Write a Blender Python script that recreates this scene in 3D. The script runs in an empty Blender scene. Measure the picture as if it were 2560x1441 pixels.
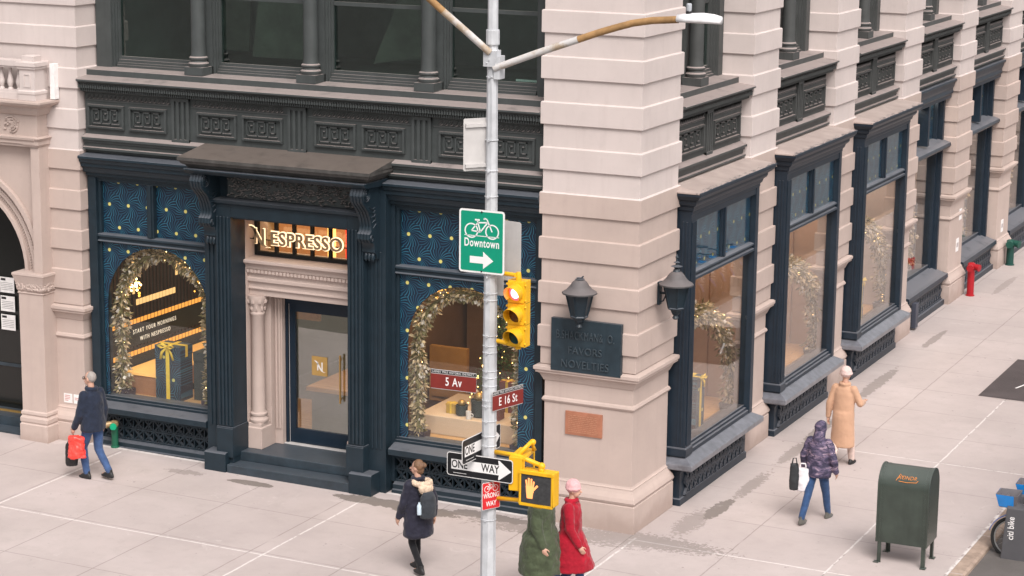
import bpy, bmesh, math, random
from mathutils import Vector, Matrix
R=math.radians
random.seed(7)
S=bpy.context.scene
# ------------------------------------------------------------------ camera, sky, sun, exposure
cam=bpy.data.cameras.new('camera'); co=bpy.data.objects.new('camera',cam); S.collection.objects.link(co)
pit,yaw,rol=R(11.925),R(25.364),R(0.646)
hv=Vector((-math.sin(yaw),math.cos(yaw),0)); rv=Vector((math.cos(yaw),math.sin(yaw),0)); uv=Vector((0,0,1))
fw=hv*math.cos(pit)-uv*math.sin(pit); up=hv*math.sin(pit)+uv*math.cos(pit)
cx_=rv*math.cos(rol)+up*math.sin(rol); cy_=-rv*math.sin(rol)+up*math.cos(rol)
m=Matrix((( cx_.x,cy_.x,-fw.x,12.0156),(cx_.y,cy_.y,-fw.y,-29.6703),(cx_.z,cy_.z,-fw.z,10.5),(0,0,0,1)))
co.matrix_world=m
cam.sensor_width=36; cam.lens=36*5594.5/2560; cam.clip_start=.5; cam.clip_end=600
S.camera=co
W=bpy.data.worlds.new('World'); S.world=W; W.use_nodes=True
nt=W.node_tree; nt.nodes.clear()
sky=nt.nodes.new('ShaderNodeTexSky'); sky.sky_type='NISHITA'; sky.sun_disc=False
SUN_EL,SUN_AZ=R(50),R(128)
sky.sun_elevation=SUN_EL; sky.sun_rotation=SUN_AZ; sky.air_density=1.0; sky.dust_density=3.0
hs=nt.nodes.new('ShaderNodeHueSaturation'); hs.inputs['Saturation'].default_value=.16   # overcast: grey cloud cover
tint=nt.nodes.new('ShaderNodeMix'); tint.data_type='RGBA'; tint.blend_type='MULTIPLY'; tint.inputs[0].default_value=1
tint.inputs[7].default_value=(1.0,.965,.945,1)
bg=nt.nodes.new('ShaderNodeBackground'); bg.inputs[1].default_value=.118
ow=nt.nodes.new('ShaderNodeOutputWorld')
nt.links.new(sky.outputs[0],hs.inputs['Color']); nt.links.new(hs.outputs[0],tint.inputs[6]); nt.links.new(tint.outputs[2],bg.inputs[0]); nt.links.new(bg.outputs[0],ow.inputs[0])
sl=bpy.data.lights.new('sun','SUN'); so=bpy.data.objects.new('sun',sl); S.collection.objects.link(so)
sl.energy=1.5; sl.angle=R(28); sl.color=(1,.95,.91)
# sun azimuth measured so that light comes over the camera's right shoulder
so.rotation_euler=(R(90)-SUN_EL,0,R(33))
S.view_settings.view_transform='Standard'; S.view_settings.look='None'; S.view_settings.exposure=0.88; S.view_settings.gamma=1
S.cycles.use_denoising=True; S.cycles.max_bounces=8; S.cycles.transparent_max_bounces=12
# ------------------------------------------------------------------ helpers
COL=S.collection
def gz(x): return -.0095*x
TFA=lambda u,d,z:(u,-d,z)
TFB=lambda u,d,z:(d,u,z)
TFI=lambda x,y,z:(x,y,z)
class MB:
    def __init__(s,tf=TFI): s.v=[];s.f=[];s.m=[];s.tf=tf
    def add(s,vs,fs,mi=0):
        o=len(s.v); s.v+= [s.tf(*p) for p in vs]
        for f in fs: s.f.append([i+o for i in f]); s.m.append(mi)
    def raw(s,vs,fs,mi=0):
        o=len(s.v); s.v+= [tuple(p) for p in vs]
        for f in fs: s.f.append([i+o for i in f]); s.m.append(mi)
    def box(s,a,b,c,d,e,f,mi=0):
        s.add([(x,y,z) for z in (e,f) for x,y in ((a,c),(b,c),(b,d),(a,d))],[(3,2,1,0),(4,5,6,7),(0,1,5,4),(1,2,6,5),(2,3,7,6),(3,0,4,7)],mi)
    def prof(s,u0,u1,P,mi=0):          # closed (d,z) polygon run along u
        n=len(P); s.add([(u0,d,z) for d,z in P]+[(u1,d,z) for d,z in P],[list(range(n))[::-1],list(range(n,2*n))]+[(i,(i+1)%n,n+(i+1)%n,n+i) for i in range(n)],mi)
    def profz(s,z0,z1,P,mi=0):         # closed (u,d) polygon run up z
        n=len(P); s.add([(u,d,z0) for u,d in P]+[(u,d,z1) for u,d in P],[list(range(n))[::-1],list(range(n,2*n))]+[(i,(i+1)%n,n+(i+1)%n,n+i) for i in range(n)],mi)
    def plate(s,P,d0,d1,mi=0):         # closed (u,z) polygon with thickness d0..d1
        n=len(P); s.add([(u,d0,z) for u,z in P]+[(u,d1,z) for u,z in P],[list(range(n))[::-1],list(range(n,2*n))]+[(i,(i+1)%n,n+(i+1)%n,n+i) for i in range(n)],mi)
    def loft(s,u0,u1,d0,d1,P,mis=None,capb=True,capt=True): # rings: (offset,z)
        vs=[]
        for q in P:
            o,z=q[0],q[1]; ou=q[2] if len(q)>2 else o
            vs+=[(u0-ou,d0-o,z),(u1+ou,d0-o,z),(u1+ou,d1+o,z),(u0-ou,d1+o,z)]
        n=len(P)
        for k in range(n-1):
            mi=mis[k] if mis else 0
            a=k*4;b=a+4
            s.add([vs[a+i] for i in range(4)]+[vs[b+i] for i in range(4)],[(i,(i+1)%4,4+(i+1)%4,4+i) for i in range(4)],mi)
        if capb: s.add(vs[:4],[(3,2,1,0)],mis[0] if mis else 0)
        if capt: s.add(vs[-4:],[(0,1,2,3)],mis[-1] if mis else 0)
    def tube(s,pts,r,n=8,mi=0,cap=True,flat=1.0):
        pts=[Vector(p) for p in pts]; rs=r if isinstance(r,(list,tuple)) else [r]*len(pts)
        rings=[];ref=None
        for i,p in enumerate(pts):
            t=(pts[min(i+1,len(pts)-1)]-pts[max(i-1,0)]); t=t.normalized() if t.length>0 else Vector((0,0,1))
            if ref is None: ref=Vector((0,0,1)) if abs(t.z)<.9 else Vector((1,0,0))
            a=(ref-t*ref.dot(t)); a=a.normalized() if a.length>1e-4 else t.orthogonal().normalized(); b=t.cross(a); ref=a
            rings.append([p+a*math.cos(2*math.pi*(k+.5)/n)*rs[i]+b*math.sin(2*math.pi*(k+.5)/n)*rs[i]*flat for k in range(n)])
        vs=[tuple(q) for ring in rings for q in ring]; fs=[]
        for i in range(len(pts)-1):
            for k in range(n): fs.append((i*n+k,i*n+(k+1)%n,(i+1)*n+(k+1)%n,(i+1)*n+k))
        if cap: fs.append(tuple(range(n))[::-1]); fs.append(tuple(range((len(pts)-1)*n,len(pts)*n)))
        s.add(vs,fs,mi)
    def lathe(s,cx,cy,P,n=16,mi=0,rot=0.5,axis='z'):
        vs=[];fs=[]
        for r,z in P:
            for k in range(n):
                a=2*math.pi*(k+rot)/n; c,t=r*math.cos(a),r*math.sin(a)
                vs.append((cx+c,cy+t,z) if axis=='z' else ((z,cx+c,cy+t) if axis=='x' else (cx+c,z,cy+t)))
        for i in range(len(P)-1):
            for k in range(n): fs.append((i*n+k,i*n+(k+1)%n,(i+1)*n+(k+1)%n,(i+1)*n+k))
        fs.append(tuple(range(n))[::-1]); fs.append(tuple(range((len(P)-1)*n,len(P)*n)))
        s.add(vs,fs,mi)
    def ball(s,c,r,n=10,mi=0):
        rx,ry,rz=(r,r,r) if not isinstance(r,(tuple,list)) else r
        vs=[];fs=[];h=n//2+1
        for i in range(h+1):
            t=math.pi*i/h
            for k in range(n):
                a=2*math.pi*k/n; vs.append((c[0]+rx*math.sin(t)*math.cos(a),c[1]+ry*math.sin(t)*math.sin(a),c[2]-rz*math.cos(t)))
        for i in range(h):
            for k in range(n): fs.append((i*n+k,i*n+(k+1)%n,(i+1)*n+(k+1)%n,(i+1)*n+k))
        s.add(vs,fs,mi)
    def torus(s,c,rad,r,axis='y',n=28,k=8,mi=0,a0=0,a1=2*math.pi):
        full=abs(a1-a0-2*math.pi)<1e-6; N=n if full else n+1
        vs=[];fs=[]
        for i in range(N):
            a=a0+(a1-a0)*i/n
            for j in range(k):
                b=2*math.pi*j/k; q=rad+r*math.cos(b); w=r*math.sin(b)
                p={'y':(q*math.cos(a),w,q*math.sin(a)),'x':(w,q*math.cos(a),q*math.sin(a)),'z':(q*math.cos(a),q*math.sin(a),w)}[axis]
                vs.append((c[0]+p[0],c[1]+p[1],c[2]+p[2]))
        for i in range(n):
            i2=(i+1)%N
            for j in range(k): fs.append((i*k+j,i*k+(j+1)%k,i2*k+(j+1)%k,i2*k+j))
        s.add(vs,fs,mi)
    def obj(s,name,mats,parent=None,bevel=0,smooth=False,sub=0):
        me=bpy.data.meshes.new(name); me.from_pydata(s.v,[],s.f)
        if not isinstance(mats,(list,tuple)): mats=[mats]
        for mm in mats: me.materials.append(mm)
        me.polygons.foreach_set('material_index',s.m)
        bm=bmesh.new(); bm.from_mesh(me); bmesh.ops.remove_doubles(bm,verts=bm.verts,dist=1e-6); bmesh.ops.recalc_face_normals(bm,faces=bm.faces); bm.to_mesh(me); bm.free()
        if smooth:
            me.polygons.foreach_set('use_smooth',[True]*len(me.polygons))
            if smooth!='all':
                try: me.set_sharp_from_angle(angle=R(38))
                except Exception: pass
        o=bpy.data.objects.new(name,me); COL.objects.link(o)
        if parent: o.parent=parent
        if bevel:
            b=o.modifiers.new('bevel','BEVEL'); b.width=bevel; b.segments=2; b.limit_method='ANGLE'; b.angle_limit=R(40)
        return o
def tag(o,label=None,cat=None,group=None,kind=None):
    if label: o['label']=label
    if cat: o['category']=cat
    if group: o['group']=group
    if kind: o['kind']=kind
    return o
def thing(name,label,cat,loc=(0,0,0),rz=0,group=None):
    o=bpy.data.objects.new(name,None); COL.objects.link(o); o.location=loc; o.rotation_euler=(0,0,rz); o.empty_display_size=.2
    return tag(o,label,cat,group)
def copy_tree(o,parent=None):
    c=o.copy(); COL.objects.link(c)
    if parent: c.parent=parent
    for ch in [x for x in o.children]: copy_tree(ch,c)
    return c
# ------------------------------------------------------------------ node helpers
class NT:
    def __init__(s,name):
        s.mat=bpy.data.materials.new(name); s.mat.use_nodes=True; s.t=s.mat.node_tree; s.t.nodes.clear()
        s.out=s.t.nodes.new('ShaderNodeOutputMaterial'); s._co=None
    def n(s,ty,**k):
        x=s.t.nodes.new(ty)
        for a,b in k.items(): setattr(x,a,b)
        return x
    def l(s,a,b): s.t.links.new(a,b)
    def setv(s,inp,v):
        if hasattr(v,'is_output') or isinstance(v,bpy.types.NodeSocket): s.l(v,inp)
        elif isinstance(v,(tuple,list)) and len(v)==3 and inp.type=='RGBA': inp.default_value=(*v,1)
        else: inp.default_value=v
    def m(s,op,a,b=None,c=None,clamp=False):
        x=s.n('ShaderNodeMath',operation=op); x.use_clamp=clamp; s.setv(x.inputs[0],a)
        if b is not None: s.setv(x.inputs[1],b)
        if c is not None: s.setv(x.inputs[2],c)
        return x.outputs[0]
    def co(s,kind='Object'):
        if s._co is None: s._co=s.n('ShaderNodeTexCoord')
        return s._co.outputs[kind]
    def sep(s,v=None):
        x=s.n('ShaderNodeSeparateXYZ'); s.l(v if v is not None else s.co(),x.inputs[0]); return x.outputs
    def comb(s,a,b,c):
        x=s.n('ShaderNodeCombineXYZ'); s.setv(x.inputs[0],a); s.setv(x.inputs[1],b); s.setv(x.inputs[2],c); return x.outputs[0]
    def noise(s,scale,detail=4,rough=.55,vec=None,dist=0):
        x=s.n('ShaderNodeTexNoise'); x.inputs['Scale'].default_value=scale; x.inputs['Detail'].default_value=detail; x.inputs['Roughness'].default_value=rough; x.inputs['Distortion'].default_value=dist
        s.l(vec if vec is not None else s.co(),x.inputs['Vector']); return x.outputs['Fac']
    def scalev(s,v,sc):
        x=s.n('ShaderNodeMapping'); x.inputs['Scale'].default_value=sc; s.l(v,x.inputs['Vector']); return x.outputs[0]
    def ramp(s,f,stops):
        x=s.n('ShaderNodeValToRGB'); cr=x.color_ramp
        while len(cr.elements)<len(stops): cr.elements.new(.5)
        for e,(p,c) in zip(cr.elements,stops): e.position=p; e.color=(*c,1) if len(c)==3 else c
        s.l(f,x.inputs[0]); return x.outputs[0]
    def step(s,f,a,b):   # smooth 0..1 between a and b
        x=s.n('ShaderNodeMapRange'); x.interpolation_type='SMOOTHSTEP'; s.setv(x.inputs[0],f); x.inputs[1].default_value=a; x.inputs[2].default_value=b; x.inputs[3].default_value=0; x.inputs[4].default_value=1; return x.outputs[0]
    def mix(s,f,a,b,blend='MIX'):
        x=s.n('ShaderNodeMix'); x.data_type='RGBA'; x.blend_type=blend; s.setv(x.inputs[0],f); s.setv(x.inputs[6],a); s.setv(x.inputs[7],b); return x.outputs[2]
    def bump(s,h,strength=.3,dist=.01,normal=None):
        x=s.n('ShaderNodeBump'); x.inputs['Strength'].default_value=strength; x.inputs['Distance'].default_value=dist; s.l(h,x.inputs['Height'])
        if normal is not None: s.l(normal,x.inputs['Normal'])
        return x.outputs[0]
    def bsdf(s,color,rough=.6,normal=None,metal=0,spec=.5,em=None,es=0,coat=0):
        x=s.n('ShaderNodeBsdfPrincipled'); s.setv(x.inputs['Base Color'],color); s.setv(x.inputs['Roughness'],rough); s.setv(x.inputs['Metallic'],metal)
        x.inputs['Specular IOR Level'].default_value=spec; x.inputs['Coat Weight'].default_value=coat
        if normal is not None: s.l(normal,x.inputs['Normal'])
        if em is not None: s.setv(x.inputs['Emission Color'],em); x.inputs['Emission Strength'].default_value=es
        s.l(x.outputs[0],s.out.inputs[0]); return x
def painted(name,c,rough=.5,var=.18,scale=3,bump=.15,bscale=60,up_mix=None,up_col=(.3,.25,.24),metal=0,spec=.36,streak=0):
    t=NT(name); n1=t.noise(scale,5,.6); n2=t.noise(bscale,3,.6)
    v=t.ramp(n1,[(.25,tuple(x*(1-var) for x in c)),(.75,tuple(min(1,x*(1+var)) for x in c))])
    if streak:
        st=t.noise(1,4,.6,vec=t.scalev(t.co(),(9,9,.7))); v=t.mix(t.m('MULTIPLY',t.step(st,.52,.72),streak),v,tuple(x*.55 for x in c))
    if up_mix:
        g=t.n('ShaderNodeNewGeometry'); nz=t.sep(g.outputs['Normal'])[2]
        f=t.m('MULTIPLY',t.step(nz,.25,.9),t.m('MULTIPLY',t.step(t.noise(2.5,6,.7),.1,.5),up_mix)); v=t.mix(f,v,up_col)  # up-facing surfaces blend towards a second colour, made patchy by noise
    t.bsdf(v,rough,t.bump(n2,bump,.004),metal,spec); return t.mat
def plain(name,c,rough=.5,metal=0,spec=.5,em=None,es=0,coat=0,var=.08):
    t=NT(name); v=t.ramp(t.noise(12,3),[(.3,tuple(x*(1-var) for x in c)),(.7,tuple(min(1,x*(1+var)) for x in c))]) if var else c
    t.bsdf(v,rough,None,metal,spec,em,es,coat); return t.mat
def stone(name,c):
    t=NT(name); n1=t.noise(.9,5,.6); n2=t.noise(7,5,.65); fine=t.noise(90,3,.7)
    v=t.ramp(n1,[(.25,tuple(x*.9 for x in c)),(.75,tuple(x*1.07 for x in c))])
    v=t.mix(t.m('MULTIPLY',t.step(n2,.5,.75),.16),v,tuple(x*.72 for x in c))
    st=t.noise(1,5,.65,vec=t.scalev(t.co(),(6,6,.5))); v=t.mix(t.m('MULTIPLY',t.step(st,.5,.78),.2),v,(c[0]*.66,c[1]*.63,c[2]*.62))
    z=t.sep()[2]; low=t.m('MULTIPLY',t.m('SUBTRACT',1,t.step(t.m('ADD',z,t.m('MULTIPLY',t.m('SUBTRACT',t.noise(3,5),.5),.5)),.02,.35)),.45)
    v=t.mix(low,v,(c[0]*.55,c[1]*.5,c[2]*.47))
    k_=t.m('FLOOR',t.m('DIVIDE',t.m('SUBTRACT',t.sep()[2],2.725),.335)); wn=t.n('ShaderNodeTexWhiteNoise'); wn.noise_dimensions='2D'; o_=t.sep()
    t.l(t.comb(k_,t.m('FLOOR',t.m('DIVIDE',t.m('ADD',o_[0],t.m('ADD',o_[1],.7)),1.7)),0),wn.inputs['Vector']); v=t.mix(t.m('MULTIPLY',wn.outputs[0],.13),v,(c[0]*.78,c[1]*.76,c[2]*.75))
    sp=t.step(t.noise(240,2,.5),.66,.72); v=t.mix(t.m('MULTIPLY',sp,.35),v,tuple(x*.6 for x in c))
    t.bsdf(v,.85,t.bump(fine,.35,.004,t.bump(n2,.2,.006)),0,.25); return t.mat
def cloth(name,c,rough=.85,var=.2,scale=14,bs=90,cr=.6):
    t=NT(name); n1=t.noise(scale,4); v=t.ramp(n1,[(.3,tuple(x*(1-var) for x in c)),(.7,tuple(x*(1+var) for x in c))])
    x=t.bsdf(v,rough,t.bump(t.noise(bs,3),.3,.004,t.bump(t.noise(9,3,.5,dist=.6),cr,.03)),0,.2); x.inputs['Sheen Weight'].default_value=.15; return t.mat
def swirl(name,horiz,g=1.0):
    """printed film: whirling teal strokes round yellow dots on navy, hexagonal repeat"""
    t=NT(name); o=t.sep(); U=o[horiz]; Z=o[2]
    cw,ch=.372,.76
    def cell(du,dz,off):
        a=t.m('SUBTRACT',t.m('FLOORED_MODULO',t.m('ADD',U,off[0]+cw*du),cw),cw/2); b=t.m('SUBTRACT',t.m('FLOORED_MODULO',t.m('ADD',Z,off[1]+ch*dz),ch),ch/2)
        return a,b,t.m('SQRT',t.m('ADD',t.m('MULTIPLY',a,a),t.m('MULTIPLY',b,b)))
    off=(.08,.02)
    a1,b1,r1=cell(0,0,off); a2,b2,r2=cell(.5,.5,off)
    f=t.m('LESS_THAN',r2,r1)
    def sel(p,q): return t.m('ADD',t.m('MULTIPLY',f,q),t.m('MULTIPLY',t.m('SUBTRACT',1,f),p))
    a,b,r=sel(a1,a2),sel(b1,b2),sel(r1,r2)
    th=t.m('ARCTAN2',b,a)
    wob=t.m('MULTIPLY',t.noise(5,2),1.2)
    ph=t.m('ADD',t.m('MULTIPLY',th,22),t.m('ADD',t.m('MULTIPLY',r,72),wob))
    w=t.m('SINE',ph); line=t.step(w,.25,.95)
    big=t.m('SINE',t.m('ADD',t.m('MULTIPLY',th,3),t.m('MULTIPLY',r,14)))
    c=t.mix(t.step(big,-.8,.8),tuple(x*g for x in (.032,.175,.25)),tuple(x*g for x in (.014,.08,.13)))
    c=t.mix(t.m('MULTIPLY',t.step(r,.05,.28),.45),c,tuple(x*g for x in (.02,.08,.12)))
    v=t.mix(line,tuple(x*g for x in (.003,.0065,.024)),c)
    dot=t.m('LESS_THAN',r,.029); v=t.mix(dot,v,(.62,.55,.16))
    b_=t.bsdf(v,.35,None,0,.5); b_.inputs['Coat Weight'].default_value=.12; b_.inputs['Coat Roughness'].default_value=.03
    return t.mat
def glassmat(name,tintc,refl=1.0,rough=.01,base=.05):
    t=NT(name); ge=t.n('ShaderNodeNewGeometry'); dp=t.n('ShaderNodeVectorMath',operation='DOT_PRODUCT'); t.l(ge.outputs['Incoming'],dp.inputs[0]); t.l(ge.outputs['Normal'],dp.inputs[1])
    sch=t.m('MULTIPLY_ADD',t.m('POWER',t.m('SUBTRACT',1,t.m('ABSOLUTE',dp.outputs['Value'])),5),.95,.05)   # facing falloff, alike on both faces of the pane
    tr=t.n('ShaderNodeBsdfTransparent'); tr.inputs[0].default_value=(*tintc,1)
    gl=t.n('ShaderNodeBsdfGlossy'); gl.inputs[0].default_value=(.95,.97,.97,1); gl.inputs['Roughness'].default_value=rough
    nn=t.bump(t.noise(.9,2,.4),.05,.02); t.l(nn,gl.inputs['Normal'])
    f=t.m('MULTIPLY_ADD',sch,refl,base,clamp=True)
    mx=t.n('ShaderNodeMixShader'); t.l(f,mx.inputs[0]); t.l(tr.outputs[0],mx.inputs[1]); t.l(gl.outputs[0],mx.inputs[2]); t.l(mx.outputs[0],t.out.inputs[0]); return t.mat
def emit(name,c,s):
    t=NT(name); e=t.n('ShaderNodeEmission'); e.inputs[0].default_value=(*c,1); e.inputs[1].default_value=s; t.l(e.outputs[0],t.out.inputs[0]); return t.mat
# ------------------------------------------------------------------ materials
M_up=stone('stone_light',(.57,.498,.475)); M_lo=stone('stone_rose',(.475,.382,.342))
M_gray=painted('iron_grey',(.054,.061,.061),.5,.15,4,.2,70,up_mix=.85,up_col=(.34,.285,.27),streak=.25)
M_grayB=painted('iron_grey_street',(.060,.063,.062),.55,.18,4,.2,70,up_mix=.9,up_col=(.34,.28,.265),streak=.3)
M_blue=painted('iron_navy',(.0125,.0235,.033),.42,.2,5,.25,80,up_mix=.6,up_col=(.15,.155,.175),streak=.25)
M_blueB=painted('iron_navy_street',(.014,.0235,.036),.4,.2,5,.25,80,up_mix=.65,up_col=(.2,.2,.22),streak=.25)
M_ledge=painted('ledge_dust',(.30,.24,.22),.8,.2,4,.3,50)
M_sill=painted('sill_worn',(.135,.14,.16),.28,.35,7,.2,50,spec=.7,streak=.3)
M_black=plain('black_rubber',(.01,.01,.011),.5)
M_hole=plain('dark_gap',(.004,.005,.006),.9)
M_swA=swirl('film_swirl_avenue',0); M_swB=swirl('film_swirl_street',1)
M_gA=glassmat('glass_shop',(.95,.96,.95),.9,base=.0)
M_gB=glassmat('glass_street',(.98,.96,.94),1.05,base=.0)
M_gT=glassmat('glass_transom',(.97,.98,.98),1.45,base=.0)
M_gDoor=glassmat('glass_door',(.93,.95,.94),3.2,base=.02)
M_gU=glassmat('glass_upper',(.7,.8,.77),1.2,base=.02)
M_bronze=painted('bronze',(.36,.15,.09),.5,.2,8,.3,60)
M_white=plain('white_paper',(.75,.73,.72),.6)
M_tin=painted('pole_paint',(.50,.51,.53),.5,.16,6,.2,60,streak=.45)
M_rust=painted('rusty_arm',(.33,.19,.08),.65,.35,7,.3,50)
def armmat():
    t=NT('arm_galvanised'); n1=t.noise(4,5,.65); x=t.sep()[0]
    v=t.mix(t.step(n1,.42,.62),(.55,.53,.52),(.38,.29,.2)); n2=t.bump(t.noise(50,3),.3,.004); t.bsdf(v,.6,n2); return t.mat
M_arm=armmat()
M_yel=painted('signal_yellow',(.78,.42,.015),.4,.08,4,.1,60,streak=.35)
M_green=plain('sign_green',(.0,.27,.16),.4,var=.03); M_signw=plain('sign_white',(.80,.78,.77),.4,var=.03); M_signk=plain('sign_black',(.012,.012,.014),.4)
M_signbrown=plain('sign_brown',(.20,.025,.02),.4); M_signred=plain('sign_red',(.62,.025,.03),.4); M_alu=painted('sign_back',(.50,.48,.47),.45,.1,5,.1,50)
M_gold=plain('brass',(.45,.28,.09),.35,.6)
M_goldm=plain('matt_gold',(.40,.24,.07),.6)
M_pine=plain('garland_green',(.17,.145,.06),.8,var=.4); M_champ=plain('garland_champagne',(.50,.38,.23),.55,var=.3); M_silver=plain('garland_silver',(.62,.55,.48),.35,var=.2)
M_bulb=emit('warm_bulb',(1,.62,.22),9)
M_wood=None
def wood():
    t=NT('oak_floor'); v=t.scalev(t.co(),(1,9,1)); n1=t.noise(2.5,6,.6,vec=v,dist=.5)
    c=t.ramp(n1,[(.3,(.42,.24,.10)),(.55,(.56,.34,.16)),(.75,(.63,.42,.21))])
    br=t.n('ShaderNodeTexBrick'); br.inputs['Scale'].default_value=1; br.inputs['Brick Width'].default_value=1.4; br.inputs['Row Height'].default_value=.13; br.inputs['Mortar Size'].default_value=.004
    t.l(t.co(),br.inputs[0]); c=t.mix(br.outputs['Fac'],c,(.15,.08,.03)); t.bsdf(c,.4); return t.mat
M_wood=wood()
M_beige=painted('plaster_beige',(.46,.31,.22),.85,.08,2,.1,30)
M_slate=painted('shop_wall_dark',(.05,.055,.05),.6,.2,3)
M_brownw=painted('shop_wall_brown',(.16,.10,.07),.7,.15,2)
# ------------------------------------------------------------------ ground
def sidewalk_mat():
    t=NT('sidewalk_concrete'); o=t.sep(); X,Y=o[0],o[1]
    wob=t.m('MULTIPLY',t.m('SUBTRACT',t.noise(2,3),.5),.03)
    Xw=t.m('ADD',X,wob); Yw=t.m('ADD',Y,wob)
    base=t.ramp(t.noise(.55,6,.6),[(.25,(.40,.345,.333)),(.5,(.46,.397,.382)),(.75,(.51,.445,.43))])
    base=t.mix(t.m('MULTIPLY',t.step(t.noise(3.2,7,.75),.45,.72),.32),base,(.35,.305,.285))
    base=t.mix(t.m('MULTIPLY',t.step(t.noise(.35,5,.7,dist=1),.45,.65),.25),base,(.38,.335,.315))
    base=t.mix(t.m('MULTIPLY',t.step(t.noise(140,2,.6),.55,.75),.25),base,(.25,.21,.2))
    # slab tone changes
    def gridid(a,period,off): return t.m('FLOOR',t.m('DIVIDE',t.m('ADD',a,off),period))
    wn=t.n('ShaderNodeTexWhiteNoise'); wn.noise_dimensions='2D'
    t.l(t.comb(gridid(X,1.53,.0),gridid(Y,1.55,.15),0),wn.inputs['Vector'])
    base=t.mix(t.m('MULTIPLY',wn.outputs[0],.26),base,(.37,.32,.31))
    front=t.m('LESS_THAN',Y,-.17)
    def lines(a,period,off,w):
        q=t.m('ABSOLUTE',t.m('SUBTRACT',t.m('FLOORED_MODULO',t.m('ADD',a,off+period/2),period),period/2)); return t.m('SUBTRACT',1,t.step(q,w*.4,w))
    jx=t.m('MAXIMUM',lines(Xw,1.535,-.0,.014),0); jyB=lines(Yw,1.55,.18,.012); jyA=lines(Yw,1.72,1.62,.012)
    jy=t.m('ADD',t.m('MULTIPLY',front,jyA),t.m('MULTIPLY',t.m('SUBTRACT',1,front),jyB))
    brk=t.step(t.noise(1.3,3),.3,.5)
    base=t.mix(t.m('MULTIPLY',t.m('MULTIPLY',t.m('MAXIMUM',jx,jy),.55),brk),base,(.2,.165,.155))
    # white sealed joints
    def wl(a,v,w=.024):
        q=t.m('ABSOLUTE',t.m('SUBTRACT',a,v)); return t.m('SUBTRACT',1,t.step(t.m('ADD',q,t.m('MULTIPLY',t.m('SUBTRACT',t.noise(14,3,.7),.5),.03)),w*.35,w))
    ws=t.m('MAXIMUM',t.m('MULTIPLY',t.m('MAXIMUM',wl(Xw,-9.15),t.m('MAXIMUM',wl(Xw,-4.36),wl(Xw,.09))),t.m('LESS_THAN',Y,-.1)),
        t.m('MULTIPLY',wl(Yw,-3.42),t.m('LESS_THAN',X,.1)))
    ws=t.m('MAXIMUM',ws,t.m('MULTIPLY',wl(Xw,3.06),t.m('MULTIPLY',t.m('GREATER_THAN',Y,-.3),t.m('LESS_THAN',Y,10.6))))
    ws=t.m('MAXIMUM',ws,t.m('MULTIPLY',t.m('MAXIMUM',wl(Yw,-.2),wl(Yw,6.0)),t.m('GREATER_THAN',X,t.m('MULTIPLY',t.m('GREATER_THAN',Y,3),1.3))))
    ws=t.m('MAXIMUM',ws,t.m('MULTIPLY',wl(Xw,4.62,.04),t.step(t.noise(5,2),.42,.5)))
    ws=t.m('MAXIMUM',ws,t.m('MULTIPLY',wl(Y,-.02,.03),t.m('GREATER_THAN',X,-1.7)) if False else t.m('MULTIPLY',wl(Y,.055,.06),t.m('LESS_THAN',X,-1.66)))
    ws=t.m('MULTIPLY',ws,t.step(t.noise(7,4,.75),.33,.5))
    base=t.mix(t.m('MULTIPLY',ws,.58),base,(.80,.76,.74))
    # damp and dirt patches
    def patch(cx,cy,rx,ry,amt=.85,ns=3,na=1.1):
        a=t.m('DIVIDE',t.m('SUBTRACT',X,cx),rx); b=t.m('DIVIDE',t.m('SUBTRACT',Y,cy),ry)
        q=t.m('ADD',t.m('SQRT',t.m('ADD',t.m('MULTIPLY',a,a),t.m('MULTIPLY',b,b))),t.m('MULTIPLY',t.m('SUBTRACT',t.noise(ns,6,.7),.5),na))
        return t.m('MULTIPLY',t.m('SUBTRACT',1,t.step(q,.92,1.0)),amt)
    P=None
    for a in [(-4.15,-.42,.75,.20,.8,5,1.2),(-3.3,-.50,.60,.26,.8,4,1.3),(-2.2,-.25,.75,.17,.75,6,1.6),(-1.2,-.5,1.1,.25,.5,12,3.2),(-6.35,-.55,.42,.12,.8),(-7.6,-.55,.35,.12,.4,9,2.4),(.68,1.8,.14,.6,.75,7,1.5),(.72,3.3,.12,.8,.45,12,2.6),(.55,1.0,.2,.7,.4,14,3.0),
              (.66,7.0,.11,.9,.6,7,1.8),(.7,5.4,.12,.8,.45,12,2.4),(.62,10.6,.13,1.4,.5,8,2.0),(.6,14.8,.09,.9,.5,7,1.6),(.6,21,.1,1.2,.3,6,1.4),(.3,-.15,1.2,.3,.5,14,3.4),(-1,-.4,1.5,.35,.35,12,3.4)]:
        p=patch(*a); P=p if P is None else t.m('MAXIMUM',P,p)
    base=t.mix(P,base,(.135,.115,.10))
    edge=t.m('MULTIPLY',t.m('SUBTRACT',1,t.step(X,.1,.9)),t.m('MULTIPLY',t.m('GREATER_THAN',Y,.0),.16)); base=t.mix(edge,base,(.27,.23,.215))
    pink=t.m('MULTIPLY',t.step(t.noise(1,3,.7,vec=t.scalev(t.co(),(9,2,1))),.62,.7),.0)
    # chewing-gum spots and scuffs
    vo=t.n('ShaderNodeTexVoronoi'); vo.inputs['Scale'].default_value=2.6; t.l(t.co(),vo.inputs['Vector'])
    gum=t.m('MULTIPLY',t.m('LESS_THAN',vo.outputs['Distance'],.055),t.step(t.noise(1.1,2),.45,.55)); base=t.mix(t.m('MULTIPLY',gum,.5),base,(.14,.12,.11))
    base=t.mix(t.m('MULTIPLY',t.step(t.noise(1.7,6,.75,dist=1.5),.6,.72),.32),base,(.62,.56,.545))
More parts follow.
